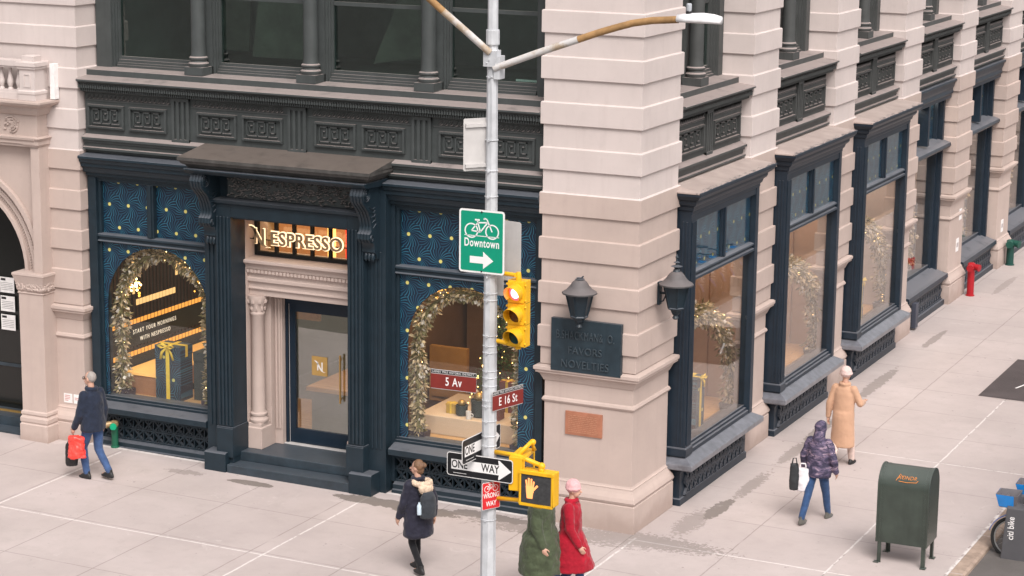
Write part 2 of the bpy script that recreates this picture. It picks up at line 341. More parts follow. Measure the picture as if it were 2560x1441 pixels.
    v2=t.n('ShaderNodeTexVoronoi'); v2.inputs['Scale'].default_value=6.5; t.l(t.co(),v2.inputs['Vector']); base=t.mix(t.m('MULTIPLY',t.m('MULTIPLY',t.m('LESS_THAN',v2.outputs['Distance'],.09),t.step(t.noise(2.3,2),.5,.6)),.45),base,(.20,.17,.16))
    t.bsdf(base,.88,t.bump(t.noise(170,2),.3,.003),0,.25); return t.mat
M_walk=sidewalk_mat()
def asphalt(name,c):
    t=NT(name); v=t.ramp(t.noise(1.2,6,.6),[(.3,tuple(x*.8 for x in c)),(.7,tuple(x*1.2 for x in c))]); v=t.mix(t.m('MULTIPLY',t.step(t.noise(260,2),.5,.7),.5),v,tuple(x*2 for x in c))
    t.bsdf(v,.85,t.bump(t.noise(220,2),.5,.005),0,.3); return t.mat
M_asph=asphalt('asphalt',(.11,.10,.095)); M_cell=asphalt('tar_patch',(.075,.062,.062))
KX,KY=4.62,-7.35
def sheet(name,pts,z,mat,dz=0):
    b=MB(); b.add([(x,y,gz(min(max(x,-40),20))+z) for x,y in pts],[list(range(len(pts)))]); o=b.obj(name,mat); tag(o,kind='structure'); return o
def hexcorner(x,y,r): return [(x-r+r*math.sin(a),y+r-r*math.cos(a)) for a in [R(q) for q in range(0,91,15)]]
sheet('street',[(-150,-150),(150,-150),(150,150),(-150,150)],-.20,M_asph)
b=MB(); P=[(-40,KY)]+hexcorner(KX+.2,KY,2.2)+[(KX+.2,60),(-40,60)]
n=len(P); b.add([(x,y,gz(x)) for x,y in P]+[(x,y,gz(x)-.3) for x,y in P],[list(range(n))]+[(i,(i+1)%n,n+(i+1)%n,n+i) for i in range(n)])
tag(b.obj('sidewalk',M_walk),kind='structure')
M_kerb=painted('kerb_stone',(.33,.25,.2),.8,.35,5,.5,30,streak=.3)
b=MB(TFB)
for y0 in [KY+2.3+1.9*i for i in range(20)]: b.prof(y0,y0+1.885,[(KX+.02,gz(5)+.008),(KX+.2,gz(5)+.004),(KX+.235,gz(5)-.02),(KX+.25,gz(5)-.25),(KX+.02,gz(5)-.25)])
tag(b.obj('kerb',M_kerb,bevel=.012),kind='structure')
sheet('gutter',[(KX+.25,-5),(KX+.7,-5),(KX+.7,40),(KX+.25,40)],-.192,asphalt('gutter_concrete',(.24,.20,.18)))
sheet('tar_patch',[(2.54,10.72),(4.3,10.72),(4.3,13.95),(2.54,13.95)],.006,M_cell)
sheet('paint_mark',[(3.02,11.6),(3.06,11.6),(3.3,12.5),(3.26,12.5)],.010,M_signw)
# ------------------------------------------------------------------ the building
BLD=thing('corner_building','pink stone corner building with dark iron shopfronts on both streets','building',(0,0,0))
def bandring(z0,z1):
    P=[];k0=2.725; per=.67
    P.append((-.036,z0)); k=0
    while k0+per*k<z0: k+=1
    while k0+per*k<z1:
        a=k0+per*k; P+= [(-.036,a-.001),(-.008,a),(0,a+.008),(0,a+.322),(-.014,a+.335),(-.036,a+.336)]; k+=1
    P.append((-.036,z1)); return P
def pier(u0,u1,d0,tf,z0=-.2,top=12.6,d1=0):
    b=MB(tf)
    low=[(0,z0),(0,.41),(-.018,.425),(-.002,.44),(.012,.475),(-.005,.53),(-.045,.60),(-.062,.645),(-.06,.665),(-.08,.675),(-.09,.70),(-.09,1.86),(-.07,1.872),(-.055,1.90),(-.07,1.935),(-.09,1.95),(-.09,2.19),(-.075,2.20),(-.06,2.235),(-.03,2.30),(.0,2.325),(.02,2.33),(.02,2.355),(.045,2.375),(.045,2.425),(-.06,2.45)]
    P=low+bandring(2.46,top)[0:]
    mis=[1 if (P[i][1]<5.05) else 0 for i in range(len(P)-1)]
    b.loft(u0,u1,d0,d1,P,mis)
    return b.obj('pier',[M_up,M_lo],BLD,bevel=.0035)
pier(-1.62,0,-1.6,TFA)                      # corner pier
pier(-10.95,-9.9,-1.2,TFA)                # pier beside the avenue shopfront
for k in range(7):
    if k>2: pier(4.76+4.5*k,6.12+4.5*k,-1.3,TFB)
    else:
        pier(4.76+4.5*k,6.12+4.5*k,-.30,TFB,top=4.70)
        b=MB(TFB); RR=bandring(4.702,12.6); b.loft(4.76+4.5*k,6.12+4.5*k,-1.3,0,RR,[1 if RR[i][1]<5.05 else 0 for i in range(len(RR)-1)]); b.obj('upper_pier',[M_up,M_lo],BLD,bevel=.0035)
b=MB(TFB)
b.box(14.3,15.08,-1.3,-.16,-.1,4.7); b.obj('pier_core',[M_up],BLD)
# wall left of the shopfront, upper
b=MB(TFA); b.loft(-16,-10.55,-1.2,-.002,bandring(5.9,12.6)); b.obj('upper_wall',[M_up],BLD,bevel=.0035)
b=MB(TFA); b.box(-16,-12.9,-1.2,-.04,-.2,5.9); b.box(-12.9,-10.5,-1.2,-.05,5.0,5.9);b.obj('lower_wall',[M_lo],BLD)
# upper string beyond the frame: wall over the first-floor windows and parapet
b=MB(); b.box(-16,-.05,.08,1.2,9.6,12.6); b.box(-1.2,-.08,1.2,36,9.6,12.6); b.box(-16.1,.35,-.35,36,12.6,13.0); b.box(-16,-.2,.3,36,12.0,12.05)
b.obj('attic_wall',[M_up],BLD,bevel=.01)
def key(b,u,z,w,h,d,n=1,flip=False):
    """one square meander drawn with raised bars"""
    t=.015; s=-1 if flip else 1
    pts=[(0,0),(1,0),(1,1),(0,1),(0,.28),(.68,.28),(.68,.7),(.36,.7),(.36,.5)]
    pts=[(.95,0),(.12,0),(.12,.0),(1,0)]
    segs=[((0,0),(1,0)),((0,0),(0,1)),((0,1),(.8,1)),((.8,1),(.8,.27)),((.8,.27),(.3,.27)),((.3,.27),(.3,.7)),((.3,.7),(.55,.7))]
    for (a,c),(e,f) in segs:
        x0,x1=sorted((u+a*w,u+e*w)); z0,z1=sorted((z+c*h,z+f*h))
        b.box(x0-t/2,x1+t/2,d,d+.032,z0-t/2,z1+t/2)
def panel(b,u0,u1,z0,z1,d,nk):
    fr=.035
    for (a,c,e,f) in ((u0,u1,z1-fr,z1),(u0,u1,z0,z0+fr),(u0,u0+fr,z0+fr,z1-fr),(u1-fr,u1,z0+fr,z1-fr)): b.box(a,c,d,d+.05,e,f)
    x=u0+.01
    while x<u1-.02: b.box(x,x+.014,d+.05,d+.06,z1-fr,z1-fr*.4); b.box(x,x+.014,d+.05,d+.06,z0+fr*.3,z0+fr); x+=.026
    w=(u1-u0-2*fr-.10)/nk
    for i in range(nk): key(b,u0+fr+.05+w*i,z0+fr+.045,w*.86,z1-z0-2*fr-.09,d)
def fluted(b,u0,u1,z0,z1,d,n=3,h=.025):
    b.box(u0,u1,d-.02,d,z0,z1); w=(u1-u0)/(2*n+1)
    for i in range(n+1): b.box(u0+w*2*i,u0+w*(2*i+1),d,d+h,z0,z1)
    b.box(u0,u1,d,d+h+.004,z1-.05,z1); b.box(u0,u1,d,d+h+.004,z0,z0+.06)
def spandrel(tf,u0,u1,pil,pans,nk,mat):
    b=MB(tf); 
    b.prof(u0,u1,[(-.75,6.405),(-.27,6.385),(-.26,6.375),(-.26,6.285),(-.24,6.28),(.03,6.25),(.04,6.24),(.04,6.215),(.0,6.20),(-.03,6.175),(-.035,6.15),(-.06,6.10),(-.085,6.09),(-.085,6.05),(-.13,6.04),(-.16,6.02),(-.2,6.015),(-.2,5.33),(-.09,5.295),(-.08,5.285),(-.08,5.25),(-.115,5.24),(-.12,5.20),(-.145,5.19),(-.15,5.13),(-.10,5.12),(-.10,5.085),(-.19,5.075),(-.19,5.03),(-.75,5.03)])
    x=u0+.01
    while x<u1-.03:
        b.box(x,x+.03,-.05,-.01,6.10,6.15); b.box(x+.008,x+.02,-.03,.0,6.155,6.17); x+=.046
    x=u0+.01
    while x<u1-.03: b.box(x,x+.022,-.09,-.06,6.045,6.088); x+=.04
    x=u0+.02
    while x<u1-.1:          # running leaf scroll
        if not any(p0-.12<x<p1+.02 for p0,p1 in pil):
            b.add([(x,-.2,5.90),(x+.06,-.18,5.93),(x+.10,-.2,6.0),(x+.04,-.17,5.985)],[(0,1,2,3)]); b.add([(x+.03,-.2,5.905),(x+.09,-.175,5.91),(x+.1,-.2,5.94)],[(0,1,2)])
        x+=.085
    last=u0
    for p0,p1 in list(pil)+[(u1,u1)]:
        b.box(last+.02,p0-.02,-.2,-.185,5.875,5.89); last=p1
    for p0,p1 in pil: fluted(b,p0,p1,5.30,6.02,-.185,3,.035)
    for p0,p1 in pans: panel(b,p0,p1,5.43,5.82,-.2,nk)
    return b.obj('spandrel',[mat],BLD)
spandrel(TFA,-9.9,-1.62,[(-8.19,-7.86),(-6.03,-5.70),(-3.84,-3.51)],[(-9.83,-9.12),(-9.02,-8.30),(-7.72,-6.98),(-6.87,-6.13),(-5.55,-4.82),(-4.71,-3.97),(-3.38,-2.62),(-2.52,-1.78)],3,M_gray)
for k in range(7):
    a=6.12+4.5*(k-1); e=a+3.14; c=(a+e)/2
    spandrel(TFB,a,e,[(c-.14,c+.14)],[(a+.14,c-.22),(c+.22,e-.14)],4,M_grayB)
# upper windows
def upper_window(tf,u0,u1,nwin,mat):
    """iron window wall of one bay: posts, round columns, sashes"""
    W_=(u1-u0)/nwin
    for i in range(nwin):
        a=u0+W_*i; e=a+W_; b=MB(tf)
        l=.17 if i else .30; r=.17 if i<nwin-1 else .30
        if nwin==2: l=.13 if i else .2; r=.13 if i==0 else .2
        for (x0,x1) in ((a,a+l),(e-r,e)):
            b.box(x0,x1,-.78,-.55,6.395,9.6)
            s_=1 if x0==a else -1; xx=x1 if s_>0 else x0
            for q,(w,dd) in enumerate(((.03,-.60),(.055,-.64),(.08,-.68))): b.box(min(xx,xx+s_*w),max(xx,xx+s_*w),-.78,dd,6.40,9.6)
        a2,e2=a+l+.06,e-r-.06
        b.box(a2,e2,-.78,-.60,6.395,6.44); b.box(a2,e2,-.78,-.63,6.44,6.475); b.box(a2,e2,-.78,-.66,6.475,6.52)
        b.box(a2,e2,-.76,-.70,6.52,6.57); b.box(a2,e2,-.75,-.71,7.58,7.64); b.box(a2,e2,-.78,-.6,9.4,9.6)
        w=b.obj('upper_window',[mat],BLD)
        g=MB(tf); g.box(a2+.02,e2-.02,-.735,-.725,6.55,9.42); g.obj('pane',M_gU,w)
        if i<nwin-1:
            c=MB(tf); x=e; c.box(x-.17,x+.17,-.58,-.26,6.392,6.52)
            c.lathe(x,-.42,[(.15,6.52),(.165,6.55),(.165,6.575),(.135,6.60),(.13,6.625),(.15,6.645),(.15,6.67),(.125,6.69),(.12,6.72),(.115,6.8),(.11,9.2),(.13,9.22),(.15,9.3),(.15,9.6)],20)
            c.obj('window_column',[mat],BLD,smooth=True)
upper_window(TFA,-9.9,-1.62,4,M_gray)
# move columns to measured pilaster centres is implicit in the even quarter spacing
for k in range(7):
    a=6.12+4.5*(k-1); upper_window(TFB,a,a+3.14,2,M_grayB)
# dark rooms behind upper windows, shop interior shell
b=MB()
b.box(-10.4,-.8,5.0,5.1,6.2,9.6); b.box(-10.4,-5,5.0,36,6.1,6.2)
b.box(-10.4,-.75,.8,36,6.15,6.25); b.box(-10.4,-.75,.8,36,9.55,9.65); b.box(-5.1,-5.0,5.1,36,6.2,9.6); b.box(-10.4,-10.3,.8,5.1,6.2,9.6)
b.obj('upper_rooms',[painted('dim_room',(.12,.14,.13),.8,.5,.8)],BLD)
M_board=painted('dull_board',(.085,.085,.07),.8,.5,2)     # boards and blinds seen faintly inside
for pp,dd in (([(-5.3,6.6),(-4.4,6.75),(-4.2,7.9),(-4.6,8.2)],-1.6),([(-2.6,6.7),(-1.8,6.7),(-1.8,8.6),(-2.5,8.6)],-1.9),([(-8.9,6.6),(-8.0,6.6),(-7.9,8.6),(-8.7,8.6)],-2.2),([(-7.5,6.6),(-6.2,6.6),(-6.5,8.8),(-7.2,8.8)],-1.5)):
    b=MB(TFA); b.plate(pp,dd,dd-.03); b.obj('blind',[M_board],BLD)
b=MB(); b.box(-2.42,-2.0,.83,.86,6.57,6.60); b.obj('window_wedge',[M_white],BLD)
# ------------------------------------------------------------------ avenue shopfront
def grille(tf,u0,u1,d,z0,z1,mat,parent,cell=.205):
    b=MB(tf); b.box(u0,u1,d-.14,d-.12,z0,z1,1)
    n=max(2,round((u1-u0)/cell)); w=(u1-u0)/n; h=(z1-z0)/2; t=.013
    def bar(p,q,tt,dd):
        (a,c),(e,f)=p,q; L=math.hypot(e-a,f-c); nx,nz=-(f-c)/L*tt,(e-a)/L*tt
        b.plate([(a+nx,c+nz),(a-nx,c-nz),(e-nx,f-nz),(e+nx,f+nz)],d-.05,d+dd)
    for i in range(n):
        for j in range(2):
            x,z=u0+i*w,z0+j*h
            bar((x,z),(x+w,z+h),t,-.002); bar((x+w,z),(x,z+h),t,-.006); bar((x+w/2,z),(x+w/2,z+h),t*.7,-.010); 
            b.lathe(0,0,[(0,0)],3) if False else None
        if i: bar((u0+i*w,z0),(u0+i*w,z1),t*.8,.0)
    bar((u0,z0+h),(u1,z0+h),t,.004); bar((u0,z0+h+.03),(u1,z0+h+.03),t*.4,.002)
    bar((u0,z0+.012),(u1,z0+.012),t,.006); bar((u0,z1-.012),(u1,z1-.012),t,.006)
    return b.obj('grille',[mat,M_hole],parent)
def archfilm(tf,u0,u1,z0,z1,c,rad,spring,top,d,mat,parent):
    b=MB(tf); n=28; H=top-spring
    arch=[(c-rad*math.cos(math.pi*i/n),spring+H*math.sin(math.pi*i/n)**.95) for i in range(n+1)]
    for i in range(n):
        (a,e),(f,g)=arch[i],arch[i+1]; b.add([(a,d,e),(f,d,g),(f,d,z1),(a,d,z1)],[(0,1,2,3)])
    if c-rad>u0: b.add([(u0,d,z0),(c-rad,d,z0),(c-rad,d,z1),(u0,d,z1)],[(0,1,2,3)])
    if c+rad<u1: b.add([(c+rad,d,z0),(u1,d,z0),(u1,d,z1),(c+rad,d,z1)],[(0,1,2,3)])
    return b.obj('window_film',[mat],parent)
def shop_window(u0,u1,c,rad,spring,top,mull,lpost,rpost):
    b=MB(TFA)
    if lpost: b.box(u0,u0+lpost,-.5,-.20,.2,4.62); b.box(u0+lpost,u0+lpost+.05,-.5,-.26,.85,4.62)
    if rpost: b.box(u1-rpost,u1,-.5,-.20,.2,4.62); b.box(u1-rpost-.05,u1-rpost,-.5,-.26,.85,4.62)
    a,e=u0+lpost+.0,u1-rpost
    b.box(a,e,-.5,-.24,4.55,4.62)
    b.prof(a,e,[(-.5,3.68),(-.27,3.68),(-.22,3.66),(-.21,3.63),(-.24,3.61),(-.24,3.57),(-.21,3.55),(-.25,3.53),(-.5,3.53)])
    b.box(mull-.065,mull+.065,-.5,-.235,3.68,4.55); b.box(mull-.03,mull+.03,-.235,-.215,3.68,4.55)
    b.box(a,e,-.5,-.25,.84,.92); b.box(a,e,-.5,-.22,.84,.88)
    b.prof(a-.0,e+.0,[(-.5,.84),(-.2,.84),(.0,.79),(.015,.78),(.015,.69),(-.0,.68),(-.10,.66),(-.16,.60),(-.2,.60),(-.5,.60)])
    b.prof(a,e,[(-.5,.20),(-.2,.20),(-.17,.18),(-.14,.17),(-.14,.10),(-.10,.09),(-.10,-.1),(-.5,-.1)])
    o=b.obj('shop_window',[M_blue],BLD,bevel=.004)
    grille(TFA,a,e,-.24,.20,.60,M_blue,o)
    g=MB(TFA); g.box(a,e,-.315,-.305,.86,3.55); g.obj('pane',M_gA,o)
    g=MB(TFA); g.box(a,e,-.345,-.335,3.66,4.57); g.obj('transom_film',M_swA,o)
    archfilm(TFA,a,e,.9,3.56,c,rad,spring,top,-.298,M_swA,o)
    return o
shop_window(-9.9,-7.53,-8.63,.99,2.45,3.50,-8.70,.16,.0)
shop_window(-4.22,-1.62,-3.02,.95,2.45,3.42,-3.0,.06,.12)
# cornice over the shopfront
b=MB(TFA)
CP=[(-.6,5.028),(-.2,5.024),(.04,4.995),(.055,4.985),(.055,4.95),(.025,4.935),(.01,4.885),(-.02,4.865),(-.025,4.81),(-.07,4.79),(-.10,4.71),(-.15,4.695),(-.15,4.65),(-.2,4.64),(-.2,4.61),(-.6,4.61)]
b.prof(-9.9,-7.50,CP); b.obj('shop_cornice',[M_blue],BLD,bevel=.003)
b=MB(TFA); b.prof(-4.24,-1.62,CP); b.obj('shop_cornice',[M_blue],BLD,bevel=.003)
# ---- entrance portal
b=MB(TFA)
C0=-5.87
def mir(f):
    for s in (-1,1): f(s)
def UB(s,a,e): 
    x,y=C0+s*a,C0+s*e; return (min(x,y),max(x,y))
def side(s):
    u0,u1=UB(s,1.34,1.65); b.box(u0,u1,-.6,-.02,-.1,4.98)         # outer strip
    for q in range(3): x0,x1=UB(s,1.40+.075*q,1.435+.075*q); b.box(x0,x1,-.02,.0,.75,3.9)
    u0,u1=UB(s,1.06,1.34); b.box(u0,u1,-.30,.13,.2,4.5)
    for q in range(4): x0,x1=UB(s,1.08+.067*q,1.115+.067*q); b.box(x0,x1,.13,.155,.82,4.24)
    u0,u1=UB(s,1.045,1.355); b.box(u0,u1,-.30,.175,.3,.78); b.box(u0,u1,-.3,.165,.78,.80)
    u0,u1=UB(s,1.14,1.54); b.prof(u0,u1,[(-.9,-.1),(.26,-.1),(.26,.365),(.23,.385),(-.9,.385)])
mir(side)
b.box(C0-1.06,C0+1.06,-.30,.13,4.24,4.44); b.box(C0-1.03,C0+1.03,-.3,.10,4.215,4.24)
b.prof(C0-1.34,C0+1.34,[(-.3,4.44),(.15,4.44),(.20,4.47),(.22,4.52),(.1,4.535),(-.3,4.535)])
b.box(C0-1.34,C0+1.34,-.5,-.02,4.5,5.02)
b.prof(C0-1.62,C0+1.62,[(-.2,4.93),(.52,4.96),(.6,5.02),(.6,5.04),(-.2,5.04)])
po=b.obj('entrance_portal',[M_blue],BLD,bevel=.006)
# carved frieze
b=MB(TFA); random.seed(3); u0,u1=C0-1.16,C0+1.16
b.box(u0,u1,-.02,.03,4.545,4.92)
for i in range(330):
    u=random.uniform(u0+.04,u1-.06); z=random.uniform(4.56,4.9); a=random.uniform(-.6,.6)+(3.14 if random.random()<.4 else 0); L=random.uniform(.06,.11); w=.018
    ca,sa=math.cos(a),math.sin(a); 
    b.add([(u,.03,z),(u+L*.5*ca-w*sa,.05,z+L*.5*sa+w*ca),(u+L*ca,.035,z+L*sa),(u+L*.5*ca+w*sa,.05,z+L*.5*sa-w*ca),(u+L*.5*ca,.075,z+L*.5*sa)],[(0,1,4),(1,2,4),(2,3,4),(3,0,4)])
b.obj('carved_frieze',[M_gray],po)
# hood
b=MB(TFA); b.loft(C0-1.56,C0+1.56,-.18,.45,[(-.02,4.99),(0,5.04),(.04,5.05),(.07,5.09),(.12,5.115),(.14,5.16),(.16,5.165),(.16,5.215)],capt=False)
b.add([(C0-1.72,-.2,5.33),(C0-1.72,.61,5.215),(C0+1.72,.61,5.215),(C0+1.72,-.2,5.33),(C0-1.72,-.2,5.2),(C0+1.72,-.2,5.2)],[(0,1,2,3),(0,4,1),(2,5,3),(4,5,2,1)])
M_hood=painted('hood_weathered',(.06,.057,.054),.6,.4,5,.35,40,up_mix=.55,up_col=(.17,.135,.115),streak=.5)
b.obj('hood',[M_hood],po)
def console(s):
    b=MB(TFA); cx=C0+s*1.44; w=.11
    prof=[(-.05,4.98),(.40,4.98),(.49,4.93),(.53,4.84),(.50,4.74),(.42,4.66),(.33,4.58),(.26,4.46),(.22,4.34),(.24,4.26),(.29,4.22),(.30,4.14),(.25,4.08),(.17,4.07),(.13,3.98),(.14,3.92),(.08,3.86),(.05,3.80),(-.05,3.80)]
    b.prof(cx-w,cx+w,prof)
    for q in range(4): x=cx-w+.02+q*.055; b.prof(x,x+.03,[(d+.012,z) for d,z in prof[1:14]]+[(.1,4.1),(.1,4.9)])
    for sx in (-1,1):
        for rr in (.10,.065,.03): 
            o=[(0+cx+sx*(w+.004),.40+rr*math.cos(t),4.84+rr*math.sin(t)) for t in [k*math.pi/9 for k in range(19)]]; b.tube(o,.012,5)
        for rr in (.045,.02):
            o=[(0+cx+sx*(w+.004),.235+rr*math.cos(t),4.15+rr*math.sin(t)) for t in [k*math.pi/9 for k in range(19)]]; b.tube(o,.009,5)
        for q in range(5): b.tube([(cx+sx*(w+.002),.33-.035*q,4.66-.09*q),(cx+sx*(w+.006),.22-.03*q,4.60-.06*q),(cx+sx*(w+.002),.12,4.62-.05*q)],[.008,.016,.006],5)
    for q in range(3): b.ball((cx-.06+.06*q,.10,3.83),(.035,.04,.07),8)
    return b.obj('console',[M_blue],po,smooth=True)
mir(console)
# steps
b=MB(TFA); b.box(C0-1.13,C0+1.13,-.9,.24,-.1,.20); b.box(C0-1.135,C0+1.135,-1.3,-.07,.2,.355)
M_step=painted('step_paint',(.022,.035,.047),.45,.35,6,.3,50,up_mix=.5,up_col=(.075,.088,.105),spec=.6)
b.obj('step',[M_step],po,bevel=.012)
# stone doorcase inside
b=MB(TFA)
for s in (-1,1):
    u0,u1=UB(s,1.062,1.30); b.box(u0,u1,-1.0,-.31,.355,4.26)      # jamb wall
    u0,u1=UB(s,.80,1.062); b.box(u0,u1,-1.0,-.62,.357,2.9)
    u0,u1=UB(s,.66,.80); b.box(u0,u1,-1.0,-.74,.357,2.88)
    for q in range(2): x0,x1=UB(s,.68+.06*q,.71+.06*q); b.box(x0,x1,-.74,-.71,.62,2.80)
    u0,u1=UB(s,.795,1.085); b.loft(u0,u1,-.62,-.30,[(.0,.357),(0,.70),(-.02,.715),(-.02,.77),(-.03,.78)])
ent=[(-1.0,3.52),(-.26,3.50),(-.24,3.49),(-.24,3.45),(-.29,3.41),(-.31,3.38),(-.32,3.34),(-.34,3.335),(-.34,3.27),(-.38,3.26),(-.38,3.20),(-.35,3.185),(-.35,3.13),(-.40,3.12),(-.40,3.03),(-.38,3.02),(-.38,3.0),(-.42,2.99),(-.42,2.89),(-1.0,2.89)]
b.prof(C0-1.062,C0+1.062,ent)
x=C0-1.05
while x<C0+1.04: b.box(x,x+.045,-.345,-.315,3.275,3.33); x+=.068
b.box(C0-1.06,C0+1.06,-1.0,-.4,4.2,4.24)
b.obj('stone_doorcase',[M_lo],po,bevel=.005)
for s in (-1,1):
    b=MB(TFA); x=C0+s*.94; y=-.46
    b.lathe(x,y,[(.145,.78),(.155,.80),(.155,.83),(.13,.86),(.125,.88),(.14,.90),(.14,.93),(.118,.95),(.112,1.0),(.105,2.56),(.12,2.58),(.12,2.60),(.105,2.62),(.11,2.70),(.15,2.80),(.16,2.84),(.16,2.89)],24)
    for q in range(8):
        a=q*math.pi/4; b.ball((x+.14*math.cos(a),y+.14*math.sin(a),2.80),(.035,.035,.05),6)
        b.ball((x+.115*math.cos(a+.4),y+.115*math.sin(a+.4),2.68),(.022,.022,.05),6)
    b.obj('stone_column',[M_lo],po,smooth=True)
# transom light with bars
b=MB(TFA)
b.box(C0-1.06,C0+1.06,-.95,-.9,3.5,4.22,1) if False else None
for a,e,f,g in ((C0-1.06,C0-1.0,3.52,4.22),(C0+1.0,C0+1.06,3.52,4.22),(C0-1.0,C0+1.0,3.52,3.58),(C0-1.0,C0+1.0,4.15,4.22)): b.box(a,e,-.66,-.58,f,g)
for q in range(1,6): x=C0-1.0+q*.333; b.box(x-.022,x+.022,-.655,-.585,3.58,4.15)
tw=b.obj('transom_window',[M_hole],po)
g=MB(TFA); g.box(C0-1.0,C0+1.0,-.63,-.62,3.56,4.17); g.obj('pane',M_gA,tw)
# ---- door
b=MB(TFA)
dz0,dz1=.36,2.80; u0,u1=C0-.66,C0+.66
b.box(u0,u0+.05,-.95,-.84,dz0,dz1); b.box(u1-.05,u1,-.95,-.84,dz0,dz1); b.box(u0+.05,u1-.05,-.95,-.84,dz1-.08,dz1)
v0,v1=u0+.055,u1-.055
b.box(v0,v0+.115,-.93,-.87,dz0+.02,dz1-.085); b.box(v1-.115,v1,-.93,-.87,dz0+.02,dz1-.085); b.box(v0+.115,v1-.115,-.93,-.87,dz1-.22,dz1-.085); b.box(v0+.115,v1-.115,-.93,-.87,dz0+.02,.62)
b.box(u0+.058,u0+.066,-.87,-.865,dz0+.02,dz1-.1,1); b.box(u0,u1,-.9,-.78,.356,.372,1)
M_doorp=painted('door_navy',(.009,.019,.033),.25,.1,3,.05,30)
dr=b.obj('door',[M_doorp,M_alu],BLD,bevel=.003)
g=MB(TFA); g.box(v0+.11,v1-.11,-.905,-.895,.61,dz1-.215); g.obj('pane',M_gDoor,dr)
g=MB(TFA); g.box(C0+.36,C0+.385,-.845,-.815,1.15,1.95); g.box(C0+.36,C0+.385,-.87,-.845,1.2,1.24); g.box(C0+.36,C0+.385,-.87,-.845,1.86,1.9); g.obj('handle',M_gold,dr,bevel=.003)
g=MB(TFA); g.box(-6.06,-5.77,-.893,-.889,1.55,1.87); g.obj('door_sticker',M_goldm,dr)
# ---- text helper (built-in font turned into mesh)
def text_mesh(txt,size,depth=.004,narrow=1.0,space=1.0,shear=0,off=0.0,align='CENTER'):
    c=bpy.data.curves.new('t','FONT'); c.body=txt; c.size=size; c.extrude=depth/2; c.align_x=align; c.align_y='CENTER'; c.space_character=space; c.shear=shear; c.offset=off; c.resolution_u=4
    o=bpy.data.objects.new('t',c); COL.objects.link(o); o.scale=(narrow,1,1)
    bpy.context.view_layer.update(); dg=bpy.context.evaluated_depsgraph_get(); me=bpy.data.meshes.new_from_object(o.evaluated_get(dg)); 
    bpy.data.objects.remove(o); bpy.data.curves.remove(c)
    vs=[(v.co.x*narrow,v.co.y,v.co.z) for v in me.vertices]; fs=[tuple(p.vertices) for p in me.polygons]; bpy.data.meshes.remove(me); return vs,fs
def lettering(b,txt,u,d,z,size,depth=.004,narrow=1.0,space=1.0,mi=0,rot=0,shear=0,off=0,align='CENTER'):
    """adds text standing in the u-z plane facing +d"""
    vs,fs=text_mesh(txt,size,depth,narrow,space,shear,off,align); c,s=math.cos(rot),math.sin(rot)
    b.add([(u+x*c-y*s,d+w,z+x*s+y*c) for x,y,w in vs],fs,mi)
def swash(b,u,z,h,d0,d1,mi=0):
    """the tall initial: two upright strokes joined by one long curved diagonal"""
    for x in (-.26,.22): b.plate([(u+x*h,z-.42*h),(u+(x+.12)*h,z-.42*h),(u+(x+.12)*h,z+.40*h),(u+x*h,z+.40*h)] ,d0,d1,mi)
    top=[(-.62,.50),(-.45,.52),(-.30,.46),(-.16,.30),(.0,.05),(.14,-.18),(.26,-.36),(.42,-.50),(.66,-.56)]
    low=[(.66,-.56),(.40,-.56),(.18,-.47),(.04,-.30),(-.12,-.05),(-.26,.20),(-.38,.38),(-.50,.46),(-.62,.50)]
    n=len(top)
    for i in range(n-1):
        a,e=top[i],top[i+1]; f,g=low[n-1-i],low[n-2-i]
        b.plate([(u+a[0]*h,z+a[1]*h),(u+e[0]*h,z+e[1]*h),(u+g[0]*h,z+g[1]*h),(u+f[0]*h,z+f[1]*h)],d0,d1,mi)
M_signface=plain('sign_letter_face',(.36,.25,.14),.5); M_signlit=emit('sign_letter_glow',(1,.66,.38),1.3)
b=MB(TFA)
zs=3.87
for mi,dd,o in ((0,-.40,0),(1,-.425,.014)):
    lettering(b,'ESPRESSO',-5.86,dd,zs-.03,.30,.02,.98,1.06,mi,off=o+.004)
    swash(b,-6.74,zs+.0,.30+o*1.5,dd-.01,dd+.01,mi)
b.box(-6.95,-4.9,-.46,-.45,3.80,3.815,2); 
for x in (-6.9,-6.3,-5.7,-5.1): b.box(x,x+.012,-.58,-.45,3.80,3.812,2)
sg=b.obj('shop_sign',[M_signface,M_signlit,M_hole]); tag(sg,'illuminated gold shop name lettering mounted above the entrance door','sign')
b=MB(TFA); swash(b,-5.915,1.71,.17,-.889,-.886); b.obj('emblem',M_signw,dr)
